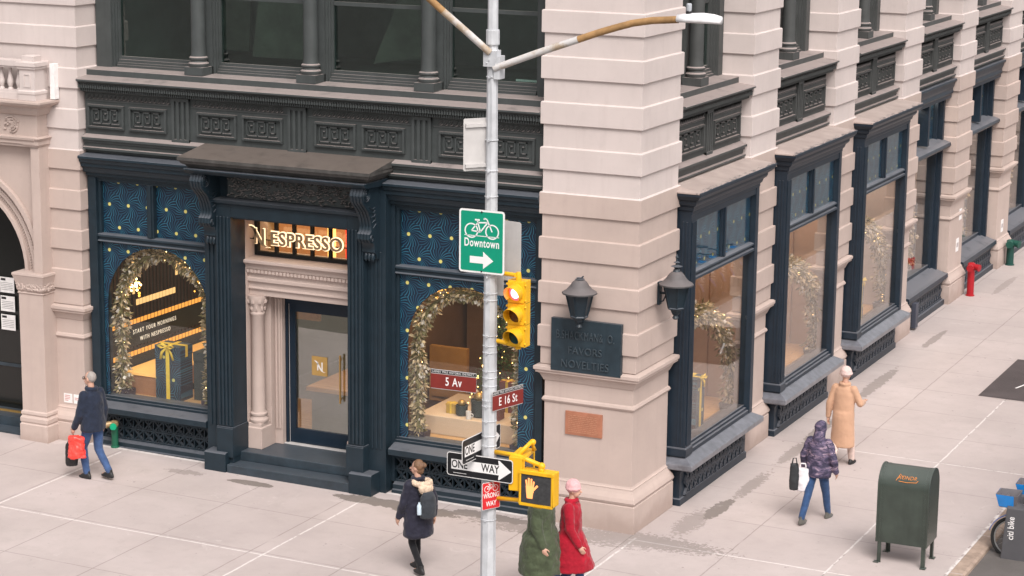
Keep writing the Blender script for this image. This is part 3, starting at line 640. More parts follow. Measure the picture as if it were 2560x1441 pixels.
# ------------------------------------------------------------------ side-street bays
def bay_window(k):
    u0=1.63+4.5*(k); u1=u0+3.10
    b=MB(TFB); F=.17
    b.box(u0,u0+.24,-.4,F,.80,4.62); b.box(u1-.14,u1,-.03,F,.80,4.62)
    for q in range(4): b.box(u0+.03+.05*q,u0+.055+.05*q,F,F+.018,.98,4.50)
    for q in range(2): b.box(u0-.014,u0,.03+.06*q,.06+.06*q,.98,4.50)
    b.loft(u0-.015,u0+.25,-.3,F+.012,[(0,.80),(.012,.82),(.012,.93),(0,.95)])
    b.box(u0+.24,u1-.14,-.3,F-.01,4.50,4.62)
    b.prof(u0+.24,u1-.14,[(-.1,3.70),(.10,3.70),(.15,3.685),(.16,3.66),(.12,3.645),(.12,3.61),(.16,3.60),(.17,3.565),(.13,3.55),(-.1,3.55)])
    c=(u0+u1)/2+.05; b.box(c-.07,c+.07,-.1,.12,3.70,4.50); b.box(c-.03,c+.03,.12,.15,3.70,4.50)
    b.box(u0+.24,u1-.14,-.1,F-.01,.80,.86); b.box(u0+.24,u1-.14,-.1,F-.05,.86,.90); b.box(u0+.24,u1-.14,-.1,F-.09,.90,.94)
    b.loft(u0+.02,u1-.02,-.3,.10,[(0,-.15),(0,.10),(-.02,.12),(-.02,.50),(0,.55),(.04,.58)])
    o=b.obj('bay_window',[M_blueB],BLD,bevel=.004)
    b=MB(TFB); b.loft(u0+.03,u1-.03,-.3,F,[(.0,.585),(.10,.60),(.155,.62),(.165,.63),(.165,.70),(.155,.715),(.0,.80)]); b.obj('sill',[M_sill],o,bevel=.004)
    b=MB(TFB); b.loft(u0+.02,u1-.02,-.3,F-.01,[(0,4.60),(.02,4.615),(.02,4.665),(.045,4.68),(.06,4.74),(.10,4.77),(.115,4.80),(.115,4.84),(.16,4.86),(.20,4.91),(.215,4.925),(.215,4.965)],capt=False)
    b.obj('bay_cornice',[M_blueB],o,bevel=.003)
    b=MB(TFB); 
    A_=[(u0+.02-.225,-.15,4.965),(u1-.02+.225,-.15,4.965),(u1-.02+.225,F-.01+.225,4.965),(u0+.02-.225,F-.01+.225,4.965)]
    T_=[(u0+.05,-.15,5.07),(u1-.05,-.15,5.07)]
    z2=4.985
    vs=[(p[0],p[1],p[2]) for p in A_]+[(p[0],p[1],z2) for p in A_]+[(u0-.02,-.15,5.06),(u1+.02,-.15,5.06)]
    b.add(vs,[(3,2,1,0),(3,2,6,7),(0,3,7,4),(2,1,5,6),(7,6,9,8),(4,7,8),(6,5,9)]); b.obj('lead_roof',[M_ledgeP],o)
    grille(TFB,u0+.2,u1-.2,.125,.13,.54,M_blueB,o,.2)
    g=MB(TFB); g.box(u0+.24,u1-.14,.055,.065,.92,3.57); g.obj('pane',M_gB,o)
    g=MB(TFB); g.box(u0+.24,u1-.14,.055,.065,3.69,4.51); g.obj('transom_film',M_swBr,o)
    g=MB(TFB); g.box(u0+.24,u1-.14,.075,.082,3.69,4.51); g.obj('transom_pane',M_gT,o)
def ledge_mat():
    t=NT('lead_roof'); n1=t.noise(5,6,.75,vec=t.scalev(t.co(),(3,1,1))); 
    x=t.sep()[0]; e=t.step(x,.2,.42); f=t.m('MULTIPLY',t.step(t.m('ADD',n1,t.m('MULTIPLY',e,.16)),.60,.66),e)
    v=t.ramp(t.noise(3,5),[(.3,(.33,.265,.24)),(.7,(.42,.345,.315))]); v=t.mix(f,v,(.035,.04,.05)); v=t.mix(t.step(x,.372,.378),v,(.03,.042,.058)); t.bsdf(v,.7,t.bump(n1,.3,.01)); return t.mat
M_ledgeP=ledge_mat()
def swirl_reflect():
    m=swirl('film_behind_glass',1,2.0); t=m.node_tree; bs=[x for x in t.nodes if x.type=='BSDF_PRINCIPLED'][0]
    bs.inputs['Coat Weight'].default_value=0; return m
M_swBr=swirl_reflect()
for k in range(3): bay_window(k)
def recessed_window(k):
    u0=1.62+4.5*k; u1=u0+3.14
    b=MB(TFB); D=-.42
    b.box(u0,u0+.10,-.8,D,.1,5.03); b.box(u1-.22,u1,-.8,D+.02,.1,5.03); b.box(u1-.10,u1,-.8,D+.12,.1,5.03)
    b.box(u0,u1,-.8,-.15,4.93,5.03); b.prof(u0,u1,[(-.3,5.03),(-.07,5.025),(-.06,4.98),(-.10,4.96),(-.12,4.86),(-.15,4.80),(-.13,4.72),(-.17,4.68),(-.17,4.6),(-.3,4.6)])
    c=(u0+u1)/2; b.box(c-.06,c+.06,-.8,-.22,3.72,4.65)
    b.prof(u0,u1,[(-.8,3.72),(-.45,3.70),(-.25,3.66),(-.14,3.62),(-.12,3.57),(-.15,3.52),(-.3,3.50),(-.8,3.5)])
    b.box(u0,u1,-.8,D-.02,.80,.90); b.prof(u0,u1,[(-.8,.84),(-.45,.83),(-.12,.72),(-.05,.71),(-.04,.62),(-.10,.58),(-.14,.52),(-.8,.52)]); b.box(u0,u1,-.5,-.10,-.1,.12)
    o=b.obj('recessed_window',[M_blueB],BLD,bevel=.004)
    grille(TFB,u0+.02,u1-.02,-.16,.12,.52,M_blueB,o,.2)
    g=MB(TFB); g.box(u0+.1,u1-.2,D-.05,D-.04,.88,3.52); g.obj('pane',M_gB,o)
    g=MB(TFB); g.box(u0+.1,u1-.1,D-.09,D-.08,3.70,4.62); g.obj('transom_film',M_swBr,o)
    g=MB(TFB); g.box(u0+.1,u1-.1,D-.06,D-.055,3.70,4.62); g.obj('transom_pane',M_gT,o)
for k in range(3,7): recessed_window(k)
# frame strip between the grey spandrels and the projecting bays
for k in range(7):
    a=6.12+4.5*(k-1)
    if k<3: b=MB(TFB); b.box(a,a+3.14,-.6,-.21,4.6,5.03); b.obj('lintel',[M_grayB],BLD)
# ------------------------------------------------------------------ shop interior shell
b=MB()
b.box(-9.88,-.5,.45,32,-.3,.12)          # floor
o=b.obj('shop_floor',[M_wood],BLD)
b=MB(); b.box(-9.86,-.5,.5,32,4.95,5.05); b.box(-9.86,-9.6,5.2,32,.12,4.95); b.box(-9.6,-.9,7.6,7.7,.12,4.95)
b.box(-9.6,-5,14.5,14.7,.12,4.95)
b.obj('shop_wall',[M_brownw],BLD)
for q in [(-9.7,-7.5,.4,1.5,.84),(-4.2,-1.65,.36,2.9,.80)]+[(-1.6,-.22,1.79+4.5*k,5.70+4.5*k,.70) for k in range(3)]+[(-.215,-.02,1.79+4.5*k,4.58+4.5*k,.697) for k in range(3)]+[(-1.9,-.5,1.83+4.5*k,4.43+4.5*k,.80) for k in range(3,7)]:
    b=MB(); b.box(*q[:4],.12,q[4]); b.obj('display_floor',[M_wood],BLD)
b=MB()
for k in range(3):
    u0=1.63+4.5*k
    b.box(-1.5,-1.4,u0-.1,u0+4.1,.12,4.6); b.box(-1.4,-.19,u0+4.1,u0+4.16,.12,4.6); b.box(-1.4,-1.0,u0+4.02,u0+4.1,.7,4.6); b.box(-.42,-.36,u0+4.04,u0+4.1,.7,4.6)
for k in range(3,7): u0=1.63+4.5*k; b.box(-2.4,-2.3,u0-.2,u0+3.8,.12,4.6)
b.obj('partition',[M_beige],BLD)
# left party wall with slatted panelling, glowing slots and lettering
M_slot=emit('slot_light',(1,.40,.07),.75); M_slot2=emit('pale_slot_light',(1,.58,.22),.75)
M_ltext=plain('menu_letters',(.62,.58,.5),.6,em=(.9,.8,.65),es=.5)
b=MB(TFB); b.box(.5,5.2,-9.9,-9.80,.12,4.9); 
y=.5
while y<5.2: b.box(y,y+.055,-9.80,-9.785,1.5,4.6,1); y+=.105
def slots(y0,y1,z0,z1,mi,p=.105,f=.72):
    y=y0
    while y<y1: b.box(y,min(y+p*f,y1),-9.78,-9.77,z0,z1,mi); y+=p
b.box(.5,5.2,-9.79,-9.775,1.54,1.90,0)
slots(.6,4.9,1.93,2.01,2); slots(.6,4.9,1.38,1.46,2)
slots(1.32,2.5,2.24,2.34,3,.1,.78); slots(1.2,2.5,3.3,3.42,3,.1,.78)
for z in (2.45,2.68,2.95,3.15): b.box(1.22,1.28,-9.78,-9.77,z,z+.16,3); b.box(2.52,2.58,-9.78,-9.77,z+.1,z+.24,3)
slots(2.52,2.9,2.62,2.76,3,.1,.78)
lettering(b,'START YOUR MORNINGS',1.85,-9.77,1.785,.105,.004,.80,1.45,4); lettering(b,'WITH NESPRESSO',1.86,-9.77,1.635,.105,.004,.80,1.45,4)
b.obj('panelled_wall',[painted('dark_green_panel',(.022,.027,.021),.6,.2,3),plain('brown_slats',(.035,.02,.014),.6),M_slot,M_slot2,M_ltext],BLD)
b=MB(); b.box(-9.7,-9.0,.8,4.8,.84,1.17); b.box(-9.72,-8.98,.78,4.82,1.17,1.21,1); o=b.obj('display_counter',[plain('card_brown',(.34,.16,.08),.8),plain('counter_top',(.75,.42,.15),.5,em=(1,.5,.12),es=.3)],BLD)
# right room backdrop: dark panelling, yellow-lit wall, stools
b=MB(); b.box(-5.1,-5.0,.6,6,.12,4.9,1); b.box(-4.9,-1.0,4.2,4.3,.12,4.9,1); b.box(-4.95,-4.25,2.9,3.0,.8,1.75,0); b.box(-4.95,-3.9,3.4,3.5,3.0,4.6,0)
for q in range(4): b.box(-4.9,-1.2,2.9+.5*q,2.96+.5*q,.85,.88,2)
b.obj('back_wall',[painted('yellow_wall',(.45,.25,.08),.7,.2,2),M_brownw,M_slate],BLD)
b=MB(); b.box(-4.2,-1.66,1.05,2.5,.80,1.10); b.obj('display_step',[painted('cream_step',(.62,.48,.36),.6,.05,3)],BLD,bevel=.01)
# door hall: green-grey wall, herringbone screen, oak counter
b=MB(); b.box(-9.5,-6.6,4.2,4.3,.12,4.9); b.box(-6.6,-4.9,6.2,6.3,.12,4.9,0); b.box(-8.2,-7.15,3.0,3.06,1.9,4.0,1); b.box(-6.9,-5.9,2.3,5.6,.12,.88,0); b.box(-6.95,-5.85,2.2,5.7,.88,.95,2)
b.obj('hall_wall',[painted('sage_wall',(.13,.17,.14),.7,.15,2),painted('oak_screen',(.42,.28,.15),.6,.2,12),M_wood],BLD)
# transom-level red and yellow lit shelves seen behind the sign
b=MB(); b.box(-6.0,-5.6,1.9,2.0,3.2,4.3,0); b.box(-7.6,-6.1,2.3,2.4,3.0,4.5,1); b.box(-5.5,-5.4,1.8,1.9,3.0,4.5,2); b.box(-6.22,-6.12,1.7,1.8,3.0,4.5,2)
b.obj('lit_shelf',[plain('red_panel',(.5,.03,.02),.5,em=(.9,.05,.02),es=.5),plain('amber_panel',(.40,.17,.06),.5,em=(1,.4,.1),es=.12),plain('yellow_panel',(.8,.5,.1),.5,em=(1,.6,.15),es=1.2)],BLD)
def area(x,y,z,sx,sy,e,c=(1,.72,.44)):
    l=bpy.data.lights.new('ceiling_light','AREA'); l.shape='RECTANGLE'; l.size=sx; l.size_y=sy; l.energy=e; l.color=c
    o=bpy.data.objects.new('ceiling_light',l); COL.objects.link(o); o.location=(x,y,z); return o
area(-7.6,2.6,4.6,3,3,50,(1,.66,.36)); area(-3.2,1.6,4.6,2.6,1.6,60,(1,.66,.34)); area(-5.9,2.2,4.6,1.2,2,30)
for k in range(4): area(-.8,4.0+4.5*k,4.5,.8,3.0,42,(1,.82,.66))
area(-2.5,20,4.6,2,6,60)
# ------------------------------------------------------------------ garlands in the windows
def garland(tf,path,rad,n,seed,hang=0,bulbs=40):
    rnd=random.Random(seed); b=MB(tf)
    L=[0]; P=[Vector(p) for p in path]
    for i in range(1,len(P)): L.append(L[-1]+(P[i]-P[i-1]).length)
    def at(s):
        s*=L[-1]
        for i in range(1,len(P)):
            if s<=L[i]: f=(s-L[i-1])/(L[i]-L[i-1]); return P[i-1].lerp(P[i],f),(P[i]-P[i-1]).normalized()
        return P[-1],(P[-1]-P[-2]).normalized()
    b.tube(path,rad*.35,6,0)
    for i in range(n):
        s=rnd.random(); p,t=at(s); r=rad*(.6+.7*math.sin(s*17+seed)**2)*rnd.random()**.6
        o=Vector((rnd.gauss(0,1),rnd.gauss(0,.55),rnd.gauss(0,1))); o=o-t*o.dot(t); o=o.normalized() if o.length>.01 else Vector((1,0,0))
        q=p+o*r; d=(o*.8+t*rnd.uniform(-.9,.5)+Vector((0,rnd.uniform(-.3,.5),-.35))).normalized(); ll=rnd.uniform(.05,.12); w=ll*rnd.uniform(.15,.28)
        mi=rnd.choices([0,1,2],[.42,.46,.12])[0]
        if mi==2: ll*=.8; w=ll*.45
        sd=d.cross(Vector((rnd.uniform(-1,1),rnd.uniform(-1,1),rnd.uniform(-1,1)))); sd=sd.normalized()*w if sd.length>.01 else Vector((w,0,0)); nn=d.cross(sd)*.35
        b.add([tuple(q),tuple(q+d*ll*.45+sd),tuple(q+d*ll),tuple(q+d*ll*.45-sd),tuple(q+d*ll*.5+nn)],[(0,1,4),(1,2,4),(2,3,4),(3,0,4)],mi)
    for i in range(bulbs):
        s=rnd.random(); p,t=at(s); b.ball((p.x+rnd.uniform(-1,1)*rad,p.y+.5*rad*rnd.random(),p.z+rnd.uniform(-1,1)*rad),.007,5,3)
    return b
def archpath(c,rad,spring,top,z0,d):
    P=[(c-rad,d,z0),(c-rad,d,spring)]; H=top-spring
    for i in range(1,16): P.append((c-rad*math.cos(math.pi*i/16),d,spring+H*math.sin(math.pi*i/16)))
    return P+[(c+rad,d,spring),(c+rad,d,z0)]
GM=[M_pine,M_champ,M_silver,M_bulb]
def arch_garland(c,rad,spring,top,d,seed,label):
    b=garland(TFA,archpath(c,rad,spring,top,.95,d),.10,2900,seed,bulbs=14); o=b.obj('garland',GM); tag(o,label,'garland')
    # potted feet
    for s in (-1,1):
        q=MB(TFA); q.loft(c+s*rad-.15,c+s*rad+.15,d-.12,d+.08,[(0,.86),(.01,.99),(-.015,.99),(-.02,.97)]); q.obj('planter',[plain('planter',(.035,.025,.04),.6)],o)
arch_garland(-8.63,.88,2.45,3.36,-.52,1,'leafy champagne garland arching round the left avenue window with the menu lettering')
arch_garland(-3.0,.90,2.45,3.30,-.50,2,'leafy champagne garland arching round the avenue window behind the street signs')
for k in range(7):
    u0=1.63+4.5*k; dd=-.45 if k<3 else -.95
    dd=-.32 if k<3 else -.8; z_=.70 if k<3 else .8
    P=[(u0+3.42,dd,z_+.1),(u0+3.36,dd,1.4),(u0+3.1,dd,1.95),(u0+2.65,dd,2.35),(u0+2.0,dd,2.65),(u0+1.3,dd,2.75),(u0+.6,dd,2.6)] if k<3 else [(u0+2.4,dd,z_+.1),(u0+2.4,dd,1.9),(u0+2.1,dd,2.5),(u0+1.2,dd,3.0)]
    b=garland(TFB,P,.15,2200 if k<3 else 900,10+k,bulbs=25); o=b.obj('garland',GM)
    tag(o,['silvery garland standing in the street window nearest the corner','silvery garland in the second street bay window, behind the beige coat walker','silvery garland in the third street bay window from the corner','silvery garland in the first recessed street window past the bays','silvery garland in the recessed window by the red standpipe','silvery garland in the recessed window past the green standpipe','silvery garland in the farthest street window'][k],'garland','garlands in the street windows')
    gx=u0+(3.42 if k<3 else 2.4); q=MB(TFB); q.loft(gx-.17,gx+.17,dd-.13,dd+.13,[(0,z_),(.02,z_+.14),(-.015,z_+.14),(-.02,z_+.11)]); q.obj('planter',[plain('planter_grey',(.09,.085,.09),.6)],o)
# ------------------------------------------------------------------ gifts, mugs, tree
M_swG=swirl('gift_paper',0); M_rib=plain('yellow_ribbon',(.75,.52,.06),.45); M_burg=plain('gift_burgundy',(.17,.045,.04),.6); M_dk=plain('gift_dark',(.02,.035,.035),.6); M_box=plain('gift_gold',(.5,.32,.07),.5)
def gift(name,label,loc,sx,sy,sz,mat,rib=True,group=None,bow=True,rz=0):
    t=thing(name,label,'gift box',loc,rz,group)
    b=MB(); b.box(-sx/2,sx/2,-sy/2,sy/2,0,sz); b.box(-sx/2-.006,sx/2+.006,-sy/2-.006,sy/2+.006,sz*.82,sz+.004); b.obj('box',[mat],t,bevel=.004)
    if rib:
        w=min(.035,sx*.09); b=MB(); b.box(-w,w,-sy/2-.010,sy/2+.010,-.0+.001,sz+.009); b.box(-sx/2-.010,sx/2+.010,-w,w,sz*.8,sz+.011)
        b.obj('ribbon',[M_rib],t)
    if bow:
        b=MB(); s=min(.16,sx*.3)
        for q in (-1,1):
            b.tube([(0,-sy/2-.02,sz),(q*s*.6,-sy/2-.05,sz+s*.35),(q*s,-sy/2-.05,sz+s*.1),(q*s*.6,-sy/2-.05,sz-s*.15),(0,-sy/2-.02,sz)],[.02,.03,.035,.03,.02],6,flat=.4)
            b.tube([(0,-sy/2-.02,sz),(q*s*.6,-sy/2-.04,sz-s*.7),(q*s*.85,-sy/2-.03,sz-s*1.5)],[.015,.028,.022],6,flat=.3)
        b.obj('bow',[M_rib],t,smooth='all')
    return t
gift('gift_box','tall teal patterned gift box with yellow bow in the left avenue window',(-8.72,.86,.84),.50,.36,.93,M_swG)
gift('gift_box','plain dark gift box close behind the tall teal one',(-8.22,1.12,.84),.30,.40,.82,M_dk,False,bow=False)
gift('gift_box','tall dark patterned gift box with yellow bow in the street window nearest the corner',(-.45,3.45,.70),.38,.34,.92,M_swG,rz=R(90))
gift('gift_box','tall gift box with yellow bow in the third street bay window',(-.45,12.4,.70),.3,.34,.9,M_swG,rz=R(90))
gift('gift_box','tall gift box with yellow bow in the first recessed street window',(-.9,15.9,.8),.3,.4,.9,M_dk,rz=R(90))
gift('gift_box','tall gift box with yellow bow in the recessed window beside the red standpipe',(-.9,20.4,.8),.3,.4,.9,M_dk,rz=R(90))
for i,(x,y,z,a,c,e,mm,lb) in enumerate([(-2.98,1.32,1.10,.30,.2,.24,M_burg,'burgundy gift box with gold bow beside the mug display'),(-3.72,1.35,1.10,.17,.14,.16,M_box,'small gold gift box at the left of the window step'),(-2.45,1.22,1.10,.26,.18,.10,M_dk,'flat dark gift box on the right of the window step'),(-2.38,1.40,1.10,.22,.2,.20,M_box,'gold gift box behind the flat dark one'),(-2.1,1.2,1.10,.2,.14,.08,plain('gift_red',(.4,.06,.06),.5),'flat red gift box at the far right of the window step'),(-2.95,1.85,1.10,.26,.2,.5,M_burg,'tall burgundy box standing behind the mugs'),(-2.05,1.5,1.10,.2,.2,.22,plain('gift_rust',(.3,.09,.05),.5),'rust coloured gift box behind the flat red one')]):
    gift('gift_box',lb,(x,y,z),a,c,e,mm,bow=(i in(0,3)))
def mugfn(loc,mat,lb,h=.1):
    t=thing('mug',lb,'mug',loc); b=MB(); b.lathe(0,0,[(.038,0),(.043,.01),(.045,h),(.040,h),(.038,.02),(.001,.018)],18); b.torus((.055,0,h*.5),.026,.007,'y',14,6); b.obj('cup',[mat],t,smooth=True)
mugfn((-3.32,1.12,1.10),M_white,'white mug standing at the front of the window step',.13)
def pot(loc,mat,lb,r,h):
    t=thing('display_pot',lb,'pot',loc); b=MB(); b.lathe(0,0,[(r*.8,0),(r,.02),(r,h*.85),(r*1.06,h*.87),(r*1.06,h),(r*.9,h),(r*.9,h*.9)],20); b.obj('bowl',[mat],t,smooth=True)
    b=MB(); b.ball((0,0,h+r*.35),(r*.7,r*.7,r*.6),12); b.obj('ornament',[M_gold],t,smooth='all')
pot((-3.52,1.28,1.10),M_dk,'dark round pot to the left of the white mug',.095,.17); pot((-3.24,1.34,1.10),M_dk,'tall dark pot right behind the white mug',.13,.28)
# tree
T=thing('christmas_tree','lit dark green christmas tree inside the avenue window behind the traffic pole','christmas tree',(-3.3,2.2,.75)); T.scale=(.9,.9,.92)
b=MB(); b.tube([(0,0,0),(0,0,2.0)],[.05,.02],8); b.obj('trunk',[plain('bark',(.07,.045,.03),.9)],T)
rnd=random.Random(5); b=MB()
for i in range(5200):
    z=.25+1.85*rnd.random()**1.15; R0=.62*(1-(z-.25)/1.95)+.04; tier=.8+.2*math.sin(z*22); r=R0*tier*rnd.random()**.45; a=rnd.uniform(0,6.283)
    p=Vector((r*math.cos(a),r*math.sin(a),z)); d=Vector((math.cos(a),math.sin(a),rnd.uniform(-.5,.15))).normalized(); l=rnd.uniform(.04,.09); s=Vector((-d.y,d.x,rnd.uniform(-.4,.4)))*l*.16
    b.add([tuple(p),tuple(p+d*l*.5+s),tuple(p+d*l),tuple(p+d*l*.5-s)],[(0,1,2,3)])
b.obj('crown',[plain('fir',(.07,.16,.065),.8,var=.4)],T)
b=MB()
for i in range(70):
    z=.3+1.7*rnd.random(); R0=.62*(1-(z-.25)/1.95)+.04; a=rnd.uniform(0,6.283); b.ball((R0*math.cos(a),R0*math.sin(a),z),.010,6)
b.obj('string_lights',[emit('tree_bulb',(1,.55,.15),7)],T)
b=MB()
for i in range(14):
    z=.3+1.3*rnd.random(); R0=.62*(1-(z-.25)/1.95)+.05; a=rnd.uniform(3.4,6.0); b.ball((R0*math.cos(a),R0*math.sin(a),z),.05,10)
b.obj('bauble',[M_silver],T,smooth='all')
# bright stand-alone flower lights near the arch heads
for (x,y,z,lb) in ((-9.35,.62,2.75,'bright amber lamp cluster at the upper left of the left avenue window'),(-7.95,.62,3.0,'bright amber lamp cluster at the upper right of the left avenue window'),(-3.55,.62,3.2,'bright amber lamp cluster at the top of the window behind the street signs')):
    rnd=random.Random(int(z*100)); b=MB()
    for i in range(26): b.ball((x+rnd.gauss(0,.12),y+rnd.gauss(0,.03),z+rnd.gauss(0,.08)),rnd.uniform(.012,.03),7,i%2)
    o=b.obj('lamp_cluster',[M_bulb,emit('amber_glow',(1,.42,.06),2.5)]); tag(o,lb,'lamp')
# ------------------------------------------------------------------ arched side entrance at the left edge
b=MB(TFA); q0,q1=-11.02,-10.53
b.loft(q0,q1,-.35,.26,[(.04,-.1),(.04,.38),(.02,.40),(.035,.43),(.035,.49),(.01,.53),(.025,.56),(.02,.60),(.0,.62),(0,2.62),(.02,2.64),(.0,2.66),(.0,2.9)])
b.loft(q0,q1,-.35,.26,[(.0,2.66),(.025,2.70),(.03,2.78),(.05,2.86),(.07,2.93),(.08,2.95),(.075,2.985),(-.02,2.99)])
b.box(q1-.17,q1,-.3,.24,2.99,5.1); b.box(-16,q0+.3,-.3,.0,5.02,5.1)
# arch face
n=24; ac,ar,az=-12.25,1.27,2.95
def ringp(r,k): a=math.pi*k/n; return (ac+r*math.cos(a),az+r*math.sin(a)*1.08)
for k in range(n):
    a,e=ringp(ar+.38,k),ringp(ar+.38,k+1)
    b.plate([a,e,(e[0],5.09),(a[0],5.09)],-.2,.098)
    for r0,r1,dd in ((ar,ar+.06,.12),(ar+.06,ar+.15,.06),(ar+.15,ar+.30,.10),(ar+.30,ar+.38,.17)):
        b.plate([ringp(r0,k),ringp(r1,k),ringp(r1,k+1),ringp(r0,k+1)],-.25,dd)
for k in range(100):
    a=math.pi*k/200; c_,s_=math.cos(a),math.sin(a)*1.08
    for rr,h in ((ar+.105,.03),(ar+.225,.045)):
        x,z=ac+rr*c_,az+rr*s_; 
        if k%2==0: b.box(x-h*.5,x+h*.5,.06 if rr<ar+.15 else .10,(.06 if rr<ar+.15 else .10)+.025,z-.008,z+.008)
        elif rr>ar+.15: b.box(x-.008,x+.008,.10,.125,z-.02,z+.025)
pass
# entablature and ledge
b.prof(-16,q1-.03,[(-.2,5.1),(.27,5.1),(.27,5.14),(.30,5.15),(.30,5.20),(.33,5.22),(.34,5.26),(.26,5.27),(.26,5.62),(.30,5.64),(.34,5.70),(.36,5.71),(.36,5.76),(.47,5.80),(.50,5.84),(.50,5.875),(-.2,5.90)])
for sgn in (0,): b.loft(q1-.25,q1-.0,-.2,.266,[(.0,5.1),(.03,5.14),(.03,5.20),(.07,5.25),(.0,5.27),(0,5.62),(.05,5.64),(.09,5.71),(.10,5.76),(.2,5.80),(.24,5.84),(.24,5.875),(0,5.89)])
ent=b.obj('arched_entrance',[M_lo],BLD,bevel=.004)
b=MB(TFA); rnd=random.Random(9)   # carved foliage of the capital and the frieze
for i in range(90):
    x=rnd.uniform(q0-.03,q1+.03); z=rnd.uniform(2.70,2.90); b.ball((x,.275,z),(rnd.uniform(.015,.04),.03,rnd.uniform(.015,.04)),6)
    y=rnd.uniform(-.1,.27); b.ball((q1+.02,y,rnd.uniform(2.70,2.90)),(.03,rnd.uniform(.015,.04),rnd.uniform(.015,.035)),6)
for cx,cz,s in ((-11.05,5.45,1),(-11.42,5.43,-1),(-11.8,5.44,1),(-12.2,5.44,-1)):
    for r0 in (.135,.09,.05): b.tube([(cx+s*r0*math.cos(t),.268,cz+r0*math.sin(t)) for t in [k*.42-1.5 for k in range(13)]],[.012+.006*math.sin(k) for k in range(13)],6)
    for i in range(34):
        a=rnd.uniform(0,6.28); r=rnd.uniform(.02,.16); b.ball((cx+r*math.cos(a),.27,cz+r*math.sin(a)*.95),(rnd.uniform(.01,.03),.022,rnd.uniform(.01,.028)),6)
b.obj('carving',[M_lo],ent,smooth='all')
# balustrade over the ledge
b=MB(TFA); e1=-10.46
b.box(-16,-10.75,.16,.36,5.885,5.99); b.box(-16,-10.75,.18,.34,5.99,6.03); b.box(-16,-10.75,.13,.38,6.43,6.52); b.box(-16,-10.75,.15,.36,6.40,6.43)
b.loft(-10.76,e1,.12,.38,[(.02,5.885),(.02,5.98),(.03,5.99),(.03,6.03),(.0,6.05),(0,6.37),(.03,6.40),(.03,6.43),(.05,6.44),(.05,6.50),(.03,6.51),(-.03,6.515),(-.03,6.60),(-.05,6.61)])
b.box(e1-.2,e1-.02,-.3,.12,5.885,6.5)
b.box(-10.68,e1-.08,.381,.392,6.10,6.12); b.box(-10.68,e1-.08,.381,.392,6.30,6.32); b.box(-10.68,-10.66,.381,.392,6.12,6.30); b.box(e1-.1,e1-.08,.381,.392,6.12,6.30)
x=-10.86
while x>-13.6:
    b.lathe(x,.26,[(.045,6.03),(.045,6.05),(.03,6.07),(.052,6.13),(.055,6.17),(.03,6.27),(.026,6.32),(.035,6.335),(.026,6.35),(.03,6.38),(.045,6.39),(.045,6.41)],12); x-=.175
b.obj('balustrade',[M_up],ent,smooth=True)
b=MB(TFA); b.box(-10.37,-10.28,-.02,.10,5.89,6.47); b.obj('roof_flashing',[M_white],ent,bevel=.005)
# glazed door behind the arch with permits
b=MB(TFA); b.box(-16,-11.02,-.80,-.70,.3,5.1); b.box(-13.6,-11.0,-.8,-.2,-.1,.30,1); b.box(-13.6,-11.0,-.2,.12,-.1,.14,1); b.box(-13.5,-11.05,-.5,-.46,.30,.33,2)
b.box(-11.35,-11.1,-.70,-.66,.3,4.6); b.box(-13.4,-11.3,-.70,-.67,1.05,1.10,1)
o=b.obj('side_door',[M_gD:=plain('dark_door',(.012,.013,.012),.15),M_step,M_gold],BLD)
b=MB(TFA); random.seed(4)
for i in range(3):
    for j in range(2):
        x=-12.13-.38*j; z=2.63-.33*i; b.box(x,x+.30,-.66,-.655,z-.27,z)
        b.box(x+.02,x+.12,-.655,-.653,z-.06,z-.02,1)
        for q in range(5): b.box(x+.02,x+.27,-.655,-.653,z-.10-.03*q,z-.095-.03*q,1)
b.obj('permit_sheets',[M_white,M_signk],o)
for i,(x,lb) in enumerate(((-10.42,'white notice with red print, left one above the stone base'),(-10.22,'white notice with red print, right one above the stone base'))):
    b=MB(TFA); b.box(x,x+.17,-.088,-.082,.74,.90)
    for q in range(4): 
        w=.13 if q<3 else .09
        if i==0 or q in(1,2): b.box(x+.02,x+w,-.082,-.0812,.86-.028*q,.872-.028*q,1)
    tag(b.obj('wall_notice',[M_white,plain('red_print',(.5,.2,.18),.6)]),lb,'notice')
# ------------------------------------------------------------------ plaques and wall lanterns
b=MB(TFA); b.box(-1.37,-.24,-.02,.055,2.40,3.20)
for txt,z,s,nw in (('B.SHACKMAN&  O.',2.96,.18,.58),('FAVORS',2.73,.16,.90),('NOVELTIES',2.52,.17,.86)): lettering(b,txt,-.81,.062,z,s,.034,nw,1.08,1,off=-.001)
tag(b.obj('name_plaque',[painted('plaque_navy',(.021,.035,.046),.4,.25,6,.3,60,up_mix=.4,up_col=(.10,.11,.13),streak=.5),painted('plaque_letters',(.045,.06,.072),.4,.2,6)],bevel=.002),'dark raised-letter name plaque on the corner pier below the broken lantern','plaque')  # letters coloured lighter than the plate, standing in for shading of the relief
b=MB(TFA); b.box(-1.17,-.57,-.09,-.065,1.40,1.76); b.box(-1.15,-.59,-.065,-.062,1.42,1.74,0)
for q in range(10):
    rnd=random.Random(q); x=-1.12
    while x<-.66: w=rnd.uniform(.02,.07); b.box(x,min(x+w,-.62),-.062,-.058,1.695-.028*q,1.705-.028*q,1); x+=w+.012
tag(b.obj('bronze_plaque',[M_bronze,plain('bronze_raised',(.42,.2,.12),.5)]),'small bronze memorial plaque on the corner pier base','plaque')
